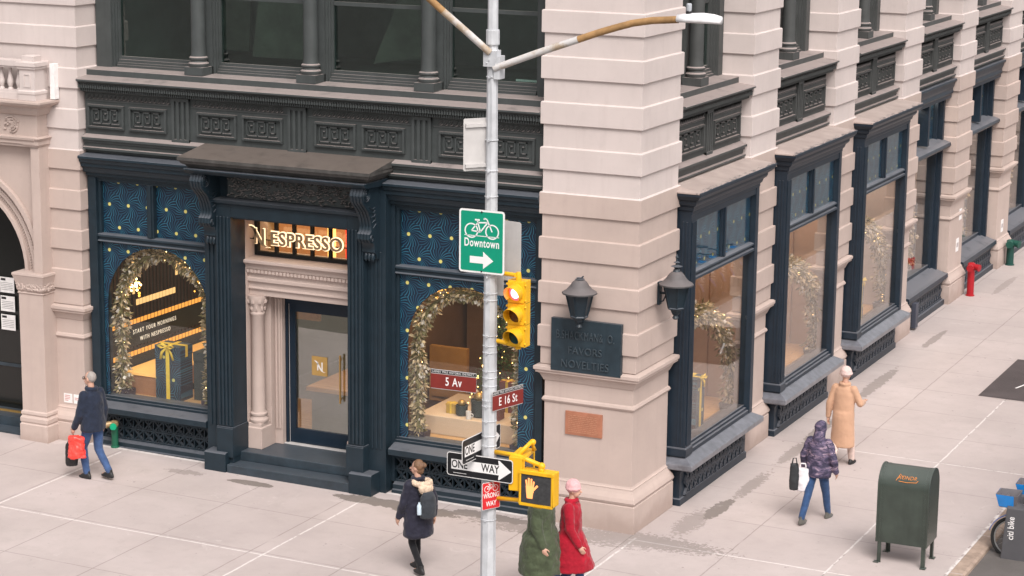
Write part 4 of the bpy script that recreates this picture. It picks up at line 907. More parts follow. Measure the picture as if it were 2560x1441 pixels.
def lantern(loc,rz,label,finial):
    t=thing('wall_lantern',label,'lantern',loc,rz)
    b=MB(); b.lathe(0,0,[(.05,-.44),(.07,-.42),(.085,-.38),(.115,-.35),(.20,.0),(.20,.02)],6); 
    for k in range(6):
        a=2*math.pi*(k+.5)/6; c,s=math.cos(a),math.sin(a); b.tube([(.115*c,.115*s,-.36),(.205*c,.205*s,.0)],.012,5)
    b.lathe(0,0,[(.13,-.36),(.135,-.345),(.12,-.33)],6); b.lathe(0,0,[(.03,-.52),(.05,-.5),(.03,-.46),(.055,-.44)],12)
    b.obj('body',[M_blue],t)
    b=MB(); b.lathe(0,0,[(.20,.0),(.265,.0),(.262,.02),(.20,.055),(.15,.11),(.11,.17),(.075,.20),(.06,.205)],12)
    b.obj('cap',[painted('lantern_cap',(.05,.048,.05),.6,.4,12,.4,60,up_mix=.7,up_col=(.17,.15,.15))],t,smooth=True)
    b=MB()
    if finial: b.lathe(0,0,[(.06,.2),(.045,.24),(.03,.25),(.045,.27),(.09,.285),(.02,.31),(.015,.33),(.05,.345),(.015,.36),(.01,.40),(.025,.42),(.005,.47)],12)
    else: b.lathe(0,0,[(.06,.2),(.075,.215),(.04,.225),(.055,.235),(.02,.24)],9); b.tube([(.02,0,.23),(.05,.02,.26)],.012,5)
    b.obj('finial',[M_blue],t,smooth=True)
    b=MB(); b.box(-.05,.05,.245,.28,-.32,.03); b.tube([(0,.05,-.14),(0,.26,-.14)],.02,8); b.tube([(0,.15,-.14),(0,.2,-.26),(0,.26,-.28)],.012,6); b.obj('bracket',[M_blue],t)
    return t
lantern((-.82,-.28,3.66),0,'old wall lantern with a broken top above the dark name plaque','')
lantern((.28,.78,3.70),R(90),'old wall lantern with a pointed finial beside the first bay window',1)
# small alarm box and pipe details on the side street
b=MB(TFB); b.box(15.35,15.55,-.05,.05,.05,.58); tag(b.obj('drain_box',[painted('drain_box',(.05,.055,.075),.5)],bevel=.01),'dark blue metal box at the foot of the third street pier','utility box')
for u,z0,z1,lb in ((19.0,1.05,1.35,'white notice on the pier above the red standpipe'),(19.15,1.75,2.0,'narrow white sticker higher on the pier above the red standpipe'),(23.3,.8,1.1,'white notice on the pier behind the green standpipe')):
    b=MB(TFB); b.box(u,u+.22,-.09,-.083,z0,z1); b.box(u+.03,u+.19,-.083,-.0822,z0+.1,z0+.2,1); tag(b.obj('wall_notice',[M_white,plain('grey_print',(.4,.35,.35),.6)]),lb,'notice')

b=MB(TFB); swash(b,2.75,3.34,.30,-.40,-.38); tag(b.obj('lit_emblem',[emit('emblem_glow',(1,.93,.85),3)]),'glowing white curled letter hanging inside the first bay window','sign')
# ------------------------------------------------------------------ traffic pole
PX,PY=.985,-6.98
def pz(z): return z
POLE=thing('street_light_pole','white octagonal street light pole with two arms rising at the kerb','street light',(PX,PY,gz(PX)))
b=MB(); b.lathe(0,0,[(.20,0),(.20,.5),(.17,.55),(.098,.6),(.090,2.0),(.083,4.0),(.076,5.3),(.066,7.0),(.060,8.0),(.055,9.4)],8); b.obj('pole',[M_tin],POLE)
b=MB(); b.lathe(0,0,[(.075,7.98),(.078,7.99),(.078,8.14),(.075,8.15)],12); b.box(-.075,.075,-.09,.06,7.74,7.92); b.box(.05,.12,-.07,.07,7.60,7.86)
for x,y,z in ((.07,-.06,7.85),(.07,-.06,7.65),(-.03,-.09,7.88),(-.03,-.09,7.78)): b.ball((x,y,z),.012,6)
b.obj('arm_bracket',[M_tin],POLE)
for z in (7.92,7.82,7.62,6.55,6.25,6.9,5.32,5.12,5.04,4.62,4.5,4.42,4.2,4.12,4.02,3.85,3.78,3.6,3.42,3.3,2.62,2.4):
    b=MB(); b.torus((0,0,z),.067+(8-z)*.0040,.006,'z',16,5); b.box(-.01,.01,-.10,-.06,z-.012,z+.012); b.obj('clamp',[M_tin],POLE)
def arm(pts,name):
    b=MB(); b.tube(pts[:3],.040,12,0,False); b.tube(pts[2:],.040,12,1,False)
    return b.obj('arm',[M_arm,M_rust],POLE,smooth='all')
arm([(.05,-.06,7.72),(.60,-.06,7.93),(1.08,-.06,8.10),(1.30,-.06,8.18),(1.50,-.06,8.245),(1.72,-.06,8.31),(1.95,-.06,8.35),(2.25,-.06,8.375)],'a')
arm([(-.0,-.08,7.90),(-.2,-.25,8.13),(-.42,-.42,8.37),(-.62,-.58,8.60),(-.95,-.85,8.84),(-1.4,-1.2,8.95)],'b')
def lamp_head(loc,rz,label):
    t=bpy.data.objects.new('lamp_head',None); COL.objects.link(t); t.parent=POLE; t.location=(loc[0]-PX,loc[1]-PY,loc[2]-gz(PX)); t.rotation_euler=(0,0,rz)
    b=MB(TFI); P=[(0,.055,.0),(.12,.075,.02),(.30,.10,.03),(.42,.095,.02),(.50,.05,0)]
    vs=[];n=12
    for x,w,h in P:
        for k in range(n):
            a=2*math.pi*k/n; z=math.sin(a); vs.append((x,w*math.cos(a),(.055+h)*z if z>0 else .03*z))
    fs=[(i*n+k,i*n+(k+1)%n,(i+1)*n+(k+1)%n,(i+1)*n+k) for i in range(len(P)-1) for k in range(n)]+[tuple(range(n)),tuple(range((len(P)-1)*n,len(P)*n))]
    b.add(vs,fs); b.obj('housing',[plain('lamp_white',(.80,.79,.80),.35)],t,smooth='all')
    b=MB(); b.lathe(.13,0,[(.035,.06),(.035,.09),(.028,.1)],12); b.obj('socket',[M_signk],t)
    b=MB(); b.lathe(.13,0,[(.028,.1),(.03,.11),(.03,.17),(.02,.18)],12); b.obj('photocell',[plain('photocell',(.4,.42,.45),.2)],t,smooth=True)
lamp_head((PX+2.24,PY-.06,gz(PX)+8.375),R(2),'white street lamp head at the end of the right arm, before the stone pier')
lamp_head((PX-1.38,PY-1.18,gz(PX)+8.95),R(220),'white street lamp head at the end of the left arm, above the picture')
# ---- signs
def rrect(w,h,r,n=5):
    P=[]
    for cx,cz,a0 in ((w/2-r,h/2-r,0),(-w/2+r,h/2-r,90),(-w/2+r,-h/2+r,180),(w/2-r,-h/2+r,270)):
        for k in range(n+1): a=R(a0+90*k/n); P.append((cx+r*math.cos(a),cz+r*math.sin(a)))
    return P
def sign(name,label,cat,loc,rz,w,h,border,face,draw,r=.03,tilt=0,group=None):
    t=thing(name,label,cat,loc,rz,group); t.rotation_euler=(0,tilt,rz)
    b=MB(TFA); b.plate(rrect(w,h,r),-.002,.002,0); b.plate(rrect(w-.006,h-.006,r),.002,.0028,1); b.obj('plate',[M_alu,border],t)
    if draw:
        b=MB(TFA); mats=draw(b,w,h); b.obj('sign_face',mats,t)
    return t
def ringseg(b,cx,cz,rad,th,d,mi,n=24):
    for k in range(n):
        a,e=2*math.pi*k/n,2*math.pi*(k+1)/n
        b.plate([(cx+(rad-th)*math.cos(a),cz+(rad-th)*math.sin(a)),(cx+rad*math.cos(a),cz+rad*math.sin(a)),(cx+rad*math.cos(e),cz+rad*math.sin(e)),(cx+(rad-th)*math.cos(e),cz+(rad-th)*math.sin(e))],d,d+.0008,mi)
def stroke(b,p,q,th,d,mi):
    L=math.hypot(q[0]-p[0],q[1]-p[1]); nx,nz=-(q[1]-p[1])/L*th/2,(q[0]-p[0])/L*th/2
    b.plate([(p[0]+nx,p[1]+nz),(p[0]-nx,p[1]-nz),(q[0]-nx,q[1]-nz),(q[0]+nx,q[1]+nz)],d,d+.0008,mi)
def bikeicon(b,cx,cz,s,d,mi):
    ringseg(b,cx-.30*s,cz-.12*s,.20*s,.035*s,d,mi); ringseg(b,cx+.30*s,cz-.12*s,.20*s,.035*s,d,mi)
    S_=lambda p,q,t=.035: stroke(b,(cx+p[0]*s,cz+p[1]*s),(cx+q[0]*s,cz+q[1]*s),t*s,d,mi)
    S_((-.30,-.12),(-.04,-.14)); S_((-.04,-.14),(-.13,.16)); S_((-.30,-.12),(-.11,.10)); S_((-.11,.10),(.17,.12)); S_((-.04,-.14),(.17,.12)); S_((.30,-.12),(.15,.20)); S_((.15,.20),(.08,.23)); S_((-.20,.17),(-.06,.17),.045); S_((.08,.23),(.06,.19))
def d_bike(b,w,h):
    b.plate(rrect(w-.045,h-.045,.02),.003,.0036,0); bikeicon(b,0,.175,.44,.004,1); stroke(b,(-.22,.065),(.22,.065),.008,.004,1)
    lettering(b,'Downtown',0,.0045,-.02,.135,.001,.66,1.12,1,off=.0026)
    b.plate([(-.15,-.175),(.02,-.175),(.02,-.115),(.15,-.215),(.02,-.315),(.02,-.255),(-.15,-.255)],.004,.0048,1)
    stroke(b,(-.09,-.355),(.05,-.355),.006,.004,1); b.ball((.0,.005,.345),.012,6,2); b.ball((.0,.005,-.345),.012,6,2)
    return [M_green,M_signw,M_signk]
SD=PY-.115
sign('bike_route_sign','green bicycle sign reading Downtown with right arrow on the pole','sign',(.925,SD,5.725),0,.58,.74,M_signw,None,d_bike,.035,R(.0))
sign('sign_back','blank pale back of a tall sign half hidden behind the green bicycle sign','sign',(1.17,PY+.12,5.60),R(-12),.32,.70,M_alu,None,None,.03)
sign('sign_back','small blank sign back low behind the pole below the green sign','sign',(.99,PY+.11,5.25),R(-8),.24,.36,M_alu,None,None,.02)
def d_rails(b,w,h):
    for z in (.22,-.24): b.box(-w/2+.02,w/2,.004,.03,z-.02,z+.02,0)
    return [M_alu]
t=sign('sign_back','pale back of a parking sign high on the pole, turned edgeways','sign',(PX-.15,PY-.10,6.84),R(52),.32,.60,M_alu,None,None,.02)
for z in (.22,-.24):
    b=MB(TFA); b.box(-.14,.16,.004,.03,z-.02,z+.02); b.obj('rail',[M_alu],t)
def d_av(txt):
    def f(b,w,h):
        b.plate(rrect(w,h*.74,.004),.003,.004,0); 
        for q in b.v: pass
        b.v=[(x,y,z-h*.10) for x,y,z in b.v]
        b.plate([(-w/2+.004,h*.30),(w/2-.004,h*.30),(w/2-.004,h*.47),(-w/2+.004,h*.47)],.003,.004,1)
        lettering(b,txt,.0,.0045,-h*.10,h*.60,.001,.72,1.12,2,off=.0015)
        lettering(b,"LADIES' MILE HISTORIC DISTRICT.",0,.0045,h*.385,h*.15,.001,.9,1.15,2)
        return [M_signbrown,M_signk,M_signw]
    return f
sign('street_name_sign','brown street name plate reading 5 Av on the left of the pole','sign',(PX-.41,PY-.12,4.045),R(3),.58,.235,M_alu,None,d_av('5 Av'),.005)
sign('street_name_sign','brown street name plate reading E 16 St on the right of the pole','sign',(PX+.15,PY+.18,3.84),R(74),.54,.235,M_alu,None,d_av('E 16 St'),.005)
def d_one(b,w,h,both=True):
    b.plate(rrect(w-.02,h-.02,.03),.003,.0036,0)
    x0,x1=-w/2+.06,w/2-.02; hh=h*.21
    b.plate([(x0,-hh),(x1-.16,-hh),(x1-.17,-h*.40),(x1-.155,-h*.41),(x1,0),(x1-.155,h*.41),(x1-.17,h*.40),(x1-.16,hh),(x0,hh)],.004,.0046,1)
    lettering(b,'ONE',-w*.305,.0052,0,h*.46,.001,.76,1.0,0,off=.002); lettering(b,'WAY',w*.16,.0052,0,h*.46,.001,.76,1.0,0,off=.002)
    stroke(b,(-w*.40,-h*.36),(-w*.20,-h*.36),.006,.004,1)
    return [M_signk,M_signw]
sign('one_way_sign','black one way sign with white arrow pointing right, facing the camera','sign',(PX-.055,PY-.13,3.045),0,.86,.285,M_signw,None,d_one,.035)
sign('one_way_sign','black one way sign turned edgeways and crossing behind the pole','sign',(PX-.10,PY+.0,3.29),R(87),.92,.30,M_signw,None,d_one,.035)
def d_wrong(b,w,h):
    b.plate(rrect(w-.012,h-.012,.01),.003,.0036,0); bikeicon(b,0,h*.33,.20,.004,1)
    lettering(b,'WRONG',0,.0045,.0,.085,.001,.66,1.0,1,off=.0015); lettering(b,'WAY',0,.0045,-.10,.085,.001,.75,1.0,1,off=.0015); return [M_signred,M_signw]
sign('wrong_way_sign','small red wrong way bicycle sign wrapped on the pole under the arrow sign','sign',(PX+.075,PY-.09,2.715),R(62),.26,.33,M_signw,None,d_wrong,.012)
# ---- traffic signal
t=thing('traffic_signal','yellow three-lens traffic signal showing red, beside the pole','traffic signal',(PX+.385,PY-.12,4.925)); t.scale=(.88,.95,.98)
b=MB(TFA); b.box(-.125,.125,-.16,-.01,-.395,.395)
for q in (-1,0,1):
    z=.26*q; b.box(-.118,.118,-.01,.01,z-.122,z+.122)
    for sx in (-1,1):
        for dz in (-.09,.09): b.ball((sx*.132,-.0,z+dz),.016,6)
b.box(-.126,.126,-.15,-.02,.127,.133,1); b.box(-.126,.126,-.15,-.02,-.133,-.127,1)
b.obj('housing',[M_yel,M_hole],t,bevel=.012)
for q,mm in ((1,emit('red_lens_lit',(1,.05,.06),2.2)),(0,plain('amber_lens',(.10,.035,.01),.2)),(-1,plain('green_lens',(.005,.045,.04),.2))):
    z=.26*q; b=MB(TFI)
    b.ball((0,-.005,z),(.098,.03,.098),18)
    if q==1: b.ball((0,-.018,z-.005),(.066,.03,.066),16,1)
    b.obj('lens',[mm,emit('lens_core',(1,.70,.70),3)] if q==1 else [mm],t,smooth='all')
    b=MB(TFI); n=20; vs=[];fs=[]
    a0,a1=R(-38),R(218)
    for k in range(n+1):
        a=a0+(a1-a0)*k/n; c,s=math.cos(a),math.sin(a); up_=.5+.5*math.sin(a); dep=.07+.13*up_
        for rr in (.108,.103): vs+= [(rr*c,-.005,z+rr*s),(rr*c*1.0,-.01-dep,z+rr*s-.012)]
    for k in range(n): 
        o=k*4; fs+= [(o,o+1,o+5,o+4),(o+2,o+6,o+7,o+3),(o+1,o+3,o+7,o+5)]
    b.add(vs,fs,0); b.obj('visor',[M_yel],t,smooth=True)
b=MB(); b.tube([(-.33,.10,.45),(-.02,.02,.46)],.026,10); b.lathe(0,.06,[(.035,.39),(.04,.41),(.035,.47),(.03,.49)],10); b.obj('mounting_arm',[M_yel],t,smooth=True)
b=MB(); b.tube([(-.32,.10,-.37),(.0,.07,-.40)],.026,10); b.lathe(0,.07,[(.04,-.43),(.04,-.37)],10); b.obj('mounting_arm',[M_yel],t,smooth=True)
# ---- pedestrian signals
def pedsig(loc,rz,label,hand):
    t=thing('pedestrian_signal',label,'pedestrian signal',loc,rz)
    b=MB(TFA); b.box(-.215,.215,-.17,.0,-.205,.205)
    for (a,e,f,g) in ((-.215,.215,.18,.215),(-.215,.215,-.215,-.18),(-.215,-.19,-.18,.18),(.19,.215,-.18,.18)): b.box(a,e,.0,.02,f,g)
    b.box(-.06,.06,-.12,-.03,-.24,-.205); b.obj('housing',[M_yel],t,bevel=.012)
    b=MB(TFA); b.box(-.19,.19,-.0,.006,-.18,.18); b.obj('screen',[painted('signal_screen',(.05,.05,.052),.25,.3,20)],t)
    if hand:
        b=MB(TFA); 
        def seg(p,q,w): stroke(b,p,q,w,.008,0)
        cx=-.075
        b.plate([(cx-.05,-.045),(cx+.045,-.045),(cx+.048,.03),(cx-.055,.03)],.008,.0088); seg((cx-.04,.03),(cx-.052,.10),.022); seg((cx-.015,.03),(cx-.018,.125),.022); seg((cx+.012,.03),(cx+.017,.12),.022); seg((cx+.037,.03),(cx+.048,.09),.020)
        seg((cx+.035,-.02),(cx+.095,.045),.024); b.plate([(cx-.04,-.12),(cx+.03,-.12),(cx+.04,-.045),(cx-.05,-.045)],.008,.0088)
        b.obj('hand_symbol',[emit('hand_lit',(1,.33,.11),1.25)],t)
    return t
pedsig((PX+.67,PY-.12,2.88),R(0),'yellow pedestrian signal showing an orange raised hand',True)
pedsig((PX+.45,PY+.12,3.02),R(98),'second yellow pedestrian signal turned to the side street behind the one way sign',False)
SB=thing('signal_bracket','yellow tube bracket carrying the two pedestrian signals','bracket',(PX,PY,0))
b=MB(); b.tube([(.08,0,3.22),(.38,-.02,3.22),(.68,-.04,3.15)],.028,10); b.ball((.70,-.04,3.14),.045,10); b.tube([(.70,-.04,3.14),(.70,-.06,3.06)],.035,8); b.tube([(.38,-.02,3.22),(.48,.15,3.36),(.50,.18,3.25)],.028,10); b.ball((.49,.16,3.35),.04,8); b.obj('upper_tube',[M_yel],SB,smooth='all')
b=MB(); b.tube([(.08,0,2.66),(.45,.0,2.68),(.68,-.04,2.66)],.026,10); b.obj('lower_tube',[M_yel],SB,smooth='all')
# ------------------------------------------------------------------ standpipes
def standpipe(loc,rz,label,mb,mh,h,r,cap=None,heads=2):
    t=thing('standpipe',label,'standpipe',loc,rz)
    b=MB(); b.lathe(0,0,[(r*1.25,0),(r*1.25,.02),(r,.03),(r,h*.78),(r*1.12,h*.79),(r*1.12,h*.82)],18); b.obj('pipe',[mb],t,smooth=True)
    b=MB(); b.lathe(0,0,[(r*1.1,h*.80),(r*1.15,h*.86),(r*1.1,h*.97),(r*.7,h),(r*.1,h*1.01)],18)
    for s in ([-1,1] if heads==2 else [1]):
        a=R(35)*s if heads==2 else 0
        d=Vector((math.sin(a),-math.cos(a),-.12)); p=Vector((0,0,h*.9)); L=r*2.6
        b.tube([p,p+d*L*.5,p+d*L*.52,p+d*L*.85,p+d*L*.86,p+d*L],[r*.8,r*.75,r*.9,r*.9,r*.98,r*.98],14)
        for q in range(3): e=2.1*q; b.ball(tuple(p+d*L*.93+Vector((math.cos(e)*r*.98*math.cos(a),math.cos(e)*r*.98*math.sin(a),math.sin(e)*r*.98))),r*.17,6)
    b.obj('head',[mh],t,smooth=True)
    if cap:
        b=MB(); a=R(35); d=Vector((math.sin(a),-math.cos(a),-.12)); p=Vector((0,0,h*.9))+d*r*2.6; b.tube([p,p+d*r*.35],[r*1.02,r*.95],20); b.obj('outlet_cap',[cap],t)
    return t
M_gp=painted('pipe_green',(.012,.10,.055),.45,.2,9,.2,50); M_brs=painted('dull_brass',(.36,.25,.13),.45,.25,14,.4,60,metal=.3); M_rd=painted('pipe_red',(.34,.010,.017),.4,.15,9,.2,50)
standpipe((-9.40,.08,gz(-9.4)),R(-8),'green pipe standpipe with a brass twin head by the left window grille',M_gp,M_brs,.46,.058,plain('cap_green',(.0,.34,.17),.4))
standpipe((.18,19.45,gz(0)),R(40),'bright red standpipe standing by the side street pier',M_rd,M_rd,.76,.080)
standpipe((.14,23.45,gz(0)),R(40),'dark green standpipe past the red one on the side street',painted('pipe_dark_green',(.01,.055,.045),.45),painted('pipe_dark_green_head',(.012,.075,.055),.45),.62,.09)
# ------------------------------------------------------------------ mailbox
def mailbox():
    t=thing('mailbox','dark green round-topped relay mailbox on four legs near the kerb','mailbox',(3.92,.86,gz(3.9)),R(1)); t.scale=(1.03,1.05,1.055)
    w,dp,z0,z1=.355,.27,.30,1.08
    def outline(off=0,n=16): 
        P=[(-dp-off,z0),]; 
        P=[(-dp-off,z0),(dp+off,z0),(dp+off,z1)]+[((dp+off)*math.cos(math.pi*k/n),z1+(dp+off)*math.sin(math.pi*k/n)) for k in range(1,n)]+[(-dp-off,z1)]
        return P
    b=MB(TFB)   # (u,d,z)->(d,u,z): build with own mapping so the barrel runs along x
    b.tf=lambda u,d,z:(u,d,z)
    b.prof(-w,w,outline())
    for x in (-w,w-.0): b.prof(x-.012,x+.012,outline(.012))
    for s in (-1,1):   # seams and rivets
        for k in range(17):
            a=math.pi*k/16; b.ball((s*(w-.04),dp*math.cos(a),z1+dp*math.sin(a)),.006,5)
        for k in range(13): b.ball((s*(w-.04),-dp,z0+.03+k*.06),.006,5); b.ball((s*(w+.012),dp-.04,z0+.03+k*.06),.005,5); b.ball((s*(w+.012),-dp+.04,z0+.03+k*.06),.005,5)
    for s in (-1,1): b.prof(s*(w-.065)-.004,s*(w-.065)+.004,outline(.003))
    M_mb=painted('mailbox_green',(.034,.046,.037),.30,.32,3.5,.15,60,up_mix=.3,up_col=(.16,.18,.17),spec=.6,streak=.35)
    b.obj('body',[M_mb],t,smooth=True)
    for sx in (-1,1):
        for sy in (-1,1):
            b=MB(); x,y=sx*(w-.02),sy*(dp-.015); b.box(min(x,x-sx*.05),max(x,x-sx*.05),y-.006,y+.006,.0,z0+.05); b.box(x-.006,x+.006,min(y,y-sy*.05),max(y,y-sy*.05),.0,z0+.05)
            b.box(x-.05,x+.03,y-.05,y+.04,0,.012); b.obj('leg',[M_mb],t)
    vs,fs=text_mesh('XONDR',.078,.001,.95,1.0,.25,-.0012)
    b=MB(); R_=dp+.006; out=[]
    for x,y,z in vs+[]:
        a=R(145)-y/R_; out.append((x+.03,R_*math.cos(a),z1+R_*math.sin(a)))
    b.add(out,fs)
    pts=[(-.11,-.055),(.0,-.062),(.14,-.05),(.16,-.02)]
    b.tube([(x+.03,R_*math.cos(R(145)-y/R_),z1+R_*math.sin(R(145)-y/R_)) for x,y in pts],.004,5); b.tube([(x+.03,R_*math.cos(R(145)-y/R_),z1+R_*math.sin(R(145)-y/R_)) for x,y in [(-.15,-.05),(-.10,.05),(-.05,.0)]],.004,5)
    b.obj('graffiti',[plain('orange_marker',(.75,.25,.04),.5)],t)
mailbox()
# ------------------------------------------------------------------ share bikes and docks
M_bk=plain('bike_blue',(.01,.10,.42),.3,coat=.4); M_bk2=plain('basket_blue',(.01,.22,.62),.25,coat=.5); M_tyre=plain('tyre',(.015,.015,.016),.7); M_rim=plain('alloy',(.5,.5,.5),.35,.7); M_dock=painted('dock_grey',(.085,.083,.09),.45,.1,4,.1,60); M_plast=plain('grey_plastic',(.13,.12,.13),.5)
def bike():
    t=thing('share_bike','blue share bicycle parked in its dock at the kerb','bicycle',(0,0,0))   # front wheel hub at x=0, rider faces -x
    def wheel(cx):
        b=MB(); b.torus((cx,0,.34),.315,.026,'y',36,8); w=b.obj('wheel',[M_tyre],t,smooth='all')
        b=MB(); b.torus((cx,0,.34),.283,.012,'y',36,6); b.lathe(cx,.34,[(.03,-.05),(.045,-.045),(.045,.045),(.03,.05)],12,axis='y')
        for k in range(18): a=k*math.pi/9; b.tube([(cx+.04*math.cos(a),(-1)**k*.03,.34+.04*math.sin(a)),(cx+.28*math.cos(a+.15),0,.34+.28*math.sin(a+.15))],.0022,3)
        b.obj('rim',[M_rim],w,smooth='all')
    wheel(0); wheel(1.06)
    b=MB(); b.tube([(.07,0,.62),(.13,0,.80)],.035,10); b.tube([(.10,0,.66),(.35,0,.42),(.62,0,.30)],[.04,.045,.045],10); b.tube([(.62,0,.30),(.74,0,.66)],.032,10); b.tube([(.62,0,.30),(1.06,0,.34)],.022,8); b.tube([(.72,0,.55),(1.06,.0,.34)],.018,8)
    b.tube([(0,.06,.34),(.06,.06,.62),(.08,0,.66)],.016,6); b.tube([(0,-.06,.34),(.06,-.06,.62),(.08,0,.66)],.016,6)
    b.obj('frame',[M_bk],t,smooth='all')
    b=MB()
    for cx,a0,a1 in ((0,R(20),R(165)),(1.06,R(0),R(170))):
        n=14; vs=[];fs=[]
        for k in range(n+1):
            a=a0+(a1-a0)*k/n
            for y in (-.04,.04): 
                for r in (.365,.372): vs.append((cx+r*math.cos(a),y,.34+r*math.sin(a)))
        for k in range(n): o=k*4; fs+= [(o,o+2,o+6,o+4),(o+1,o+5,o+7,o+3),(o,o+4,o+5,o+1),(o+2,o+3,o+7,o+6)]
        b.add(vs,fs)
    b.obj('mudguard',[M_bk],t)
    b=MB(); b.tube([(.13,0,.80),(.15,0,1.02)],.02,8); b.tube([(.24,-.30,1.06),(.20,-.2,1.06),(.14,-.08,1.02),(.14,.08,1.02),(.20,.2,1.06),(.24,.30,1.06)],.014,8); b.tube([(.24,-.31,1.06),(.20,-.2,1.06)],.02,8); b.tube([(.24,.31,1.06),(.20,.2,1.06)],.02,8); b.obj('handlebar',[M_tyre],t,smooth='all')
    b=MB(); b.tube([(.74,0,.66),(.79,0,.88)],.016,8); b.obj('seat_post',[M_rim],t,smooth='all')
    b=MB(); vs=[];P=[(.62,.025),(.70,.05),(.82,.10),(.90,.11),(.93,.06)]
    for x,w in P: vs+= [(x,-w,.89),(x,w,.89),(x,w*.9,.93),(x,-w*.9,.93)]
    fs=[(4*i+k,4*i+(k+1)%4,4*i+4+(k+1)%4,4*i+4+k) for i in range(4) for k in range(4)]+[(0,1,2,3),(16,17,18,19)]; b.add(vs,fs); b.obj('seat',[M_tyre],t,smooth='all')
    # basket: open tray with blue front
    b=MB(); 
    for k in (0,):
        A_=[(-.26,-.17),(.06,-.19),(.06,.19),(-.26,.17)]; B_=[(-.21,-.13),(.04,-.15),(.04,.15),(-.21,.13)]
        vs=[(x,y,1.04) for x,y in A_]+[(x,y,.84) for x,y in B_]+[(x*.94-.005,y*.93,1.04) for x,y in A_]+[(x*.95,y*.92,.86) for x,y in B_]
        fs=[(i,(i+1)%4,4+(i+1)%4,4+i) for i in range(4)]+[(8+i,12+i,12+(i+1)%4,8+(i+1)%4) for i in range(4)]+[(i,8+i,8+(i+1)%4,(i+1)%4) for i in range(4)]+[(12,13,14,15),(7,6,5,4)]
        b.add(vs,fs)
    b.tube([(-.1,0,.84),(.06,0,.70)],.02,6); b.box(-.14,-.10,-.12,.12,.86,.98); b.obj('basket',[M_plast],t)
    b=MB(); b.add([(-.268,-.172,1.035),(-.268,.172,1.035),(-.218,.135,.85),(-.218,-.135,.85),(-.255,-.17,1.035),(-.255,.17,1.035),(-.205,.135,.85),(-.205,-.135,.85)],[(0,1,2,3),(4,7,6,5),(0,3,7,4),(1,5,6,2)])
    b.add([(-.262,-.178,1.035),(.0,-.194,1.035),(.0,-.158,.85),(-.212,-.14,.85),(-.262,-.170,1.035),(.0,-.186,1.035),(.0,-.150,.85),(-.212,-.132,.85)],[(0,1,2,3),(4,7,6,5),(0,3,7,4),(0,4,5,1)]); b.obj('basket_front',[M_bk2],t)
    b=MB(); b.tube([(.62,-.09,.30),(.62,.09,.30)],.012,6); b.tube([(.62,-.09,.30),(.62,-.09,.16)],.012,6); b.tube([(.62,.09,.30),(.62,.09,.44)],.012,6); b.box(.57,.67,-.17,-.08,.145,.17); b.box(.57,.67,.08,.17,.43,.455); b.lathe(.62,.30,[(.09,.045),(.095,.05),(.095,.06),(.09,.065)],16,axis='y'); b.obj('crank',[M_tyre],t)
    return t
def dock():
    t=thing('bike_dock','grey slanted bicycle dock post with white lettering','bike dock',(0,0,0))
    b=MB(); b.prof(-.0,.001,[(0,0),(0,0),(0,0)]) if False else None
    # tapered wedge: wide at foot, folded top
    vs=[(-.20,-.05,0),(.20,-.05,0),(.20,.22,0),(-.20,.22,0),(-.14,-.03,.86),(.12,-.03,.86),(.12,.10,.92),(-.14,.10,.92)]
    b.add(vs,[(3,2,1,0),(4,5,6,7),(0,1,5,4),(1,2,6,5),(2,3,7,6),(3,0,4,7)]); b.obj('post',[M_dock],t,bevel=.012)
    b=MB(); vs,fs=text_mesh('citi bike',.135,.002,.82,1.0,0,.001); b.add([(-y-.06,-.0545+.0235*(.56+x)/.86-.0,.56+x) for x,y,z in vs],fs); b.obj('lettering',[M_signw],t)
    b=MB(); b.box(-.5,.6,-.28,.36,-.0,.03); b.obj('base_plate',[painted('dock_base',(.20,.17,.13),.6,.3,6)],t)
    return t
b0,d0=bike(),dock(); zst=-.20
nb=26
for i in range(nb):
    y=1.98+.66*i
    d=d0 if i==0 else copy_tree(d0); d.location=(5.28,y-.12,zst)
    k=b0 if i==0 else copy_tree(b0); k.location=(5.22 if i==0 else 5.36,y+.06,zst); k.rotation_euler=(0,0,R(2))
    if i==0: d['label']='grey lettered dock post in front of the nearest blue bicycle wheel'; k['label']='nearest blue share bicycle, its front wheel beside the mailbox kerb'
    elif i==1: k['label']='second blue share bicycle, only its basket showing above the nearest one'; d['label']='dock post hidden behind the nearest one'
    else: k['label']='blue share bicycle in the row along the side street kerb'; d['label']='grey dock post in the row along the side street kerb'
    k['group']='share bicycles docked along the kerb'; d['group']='dock posts along the kerb'
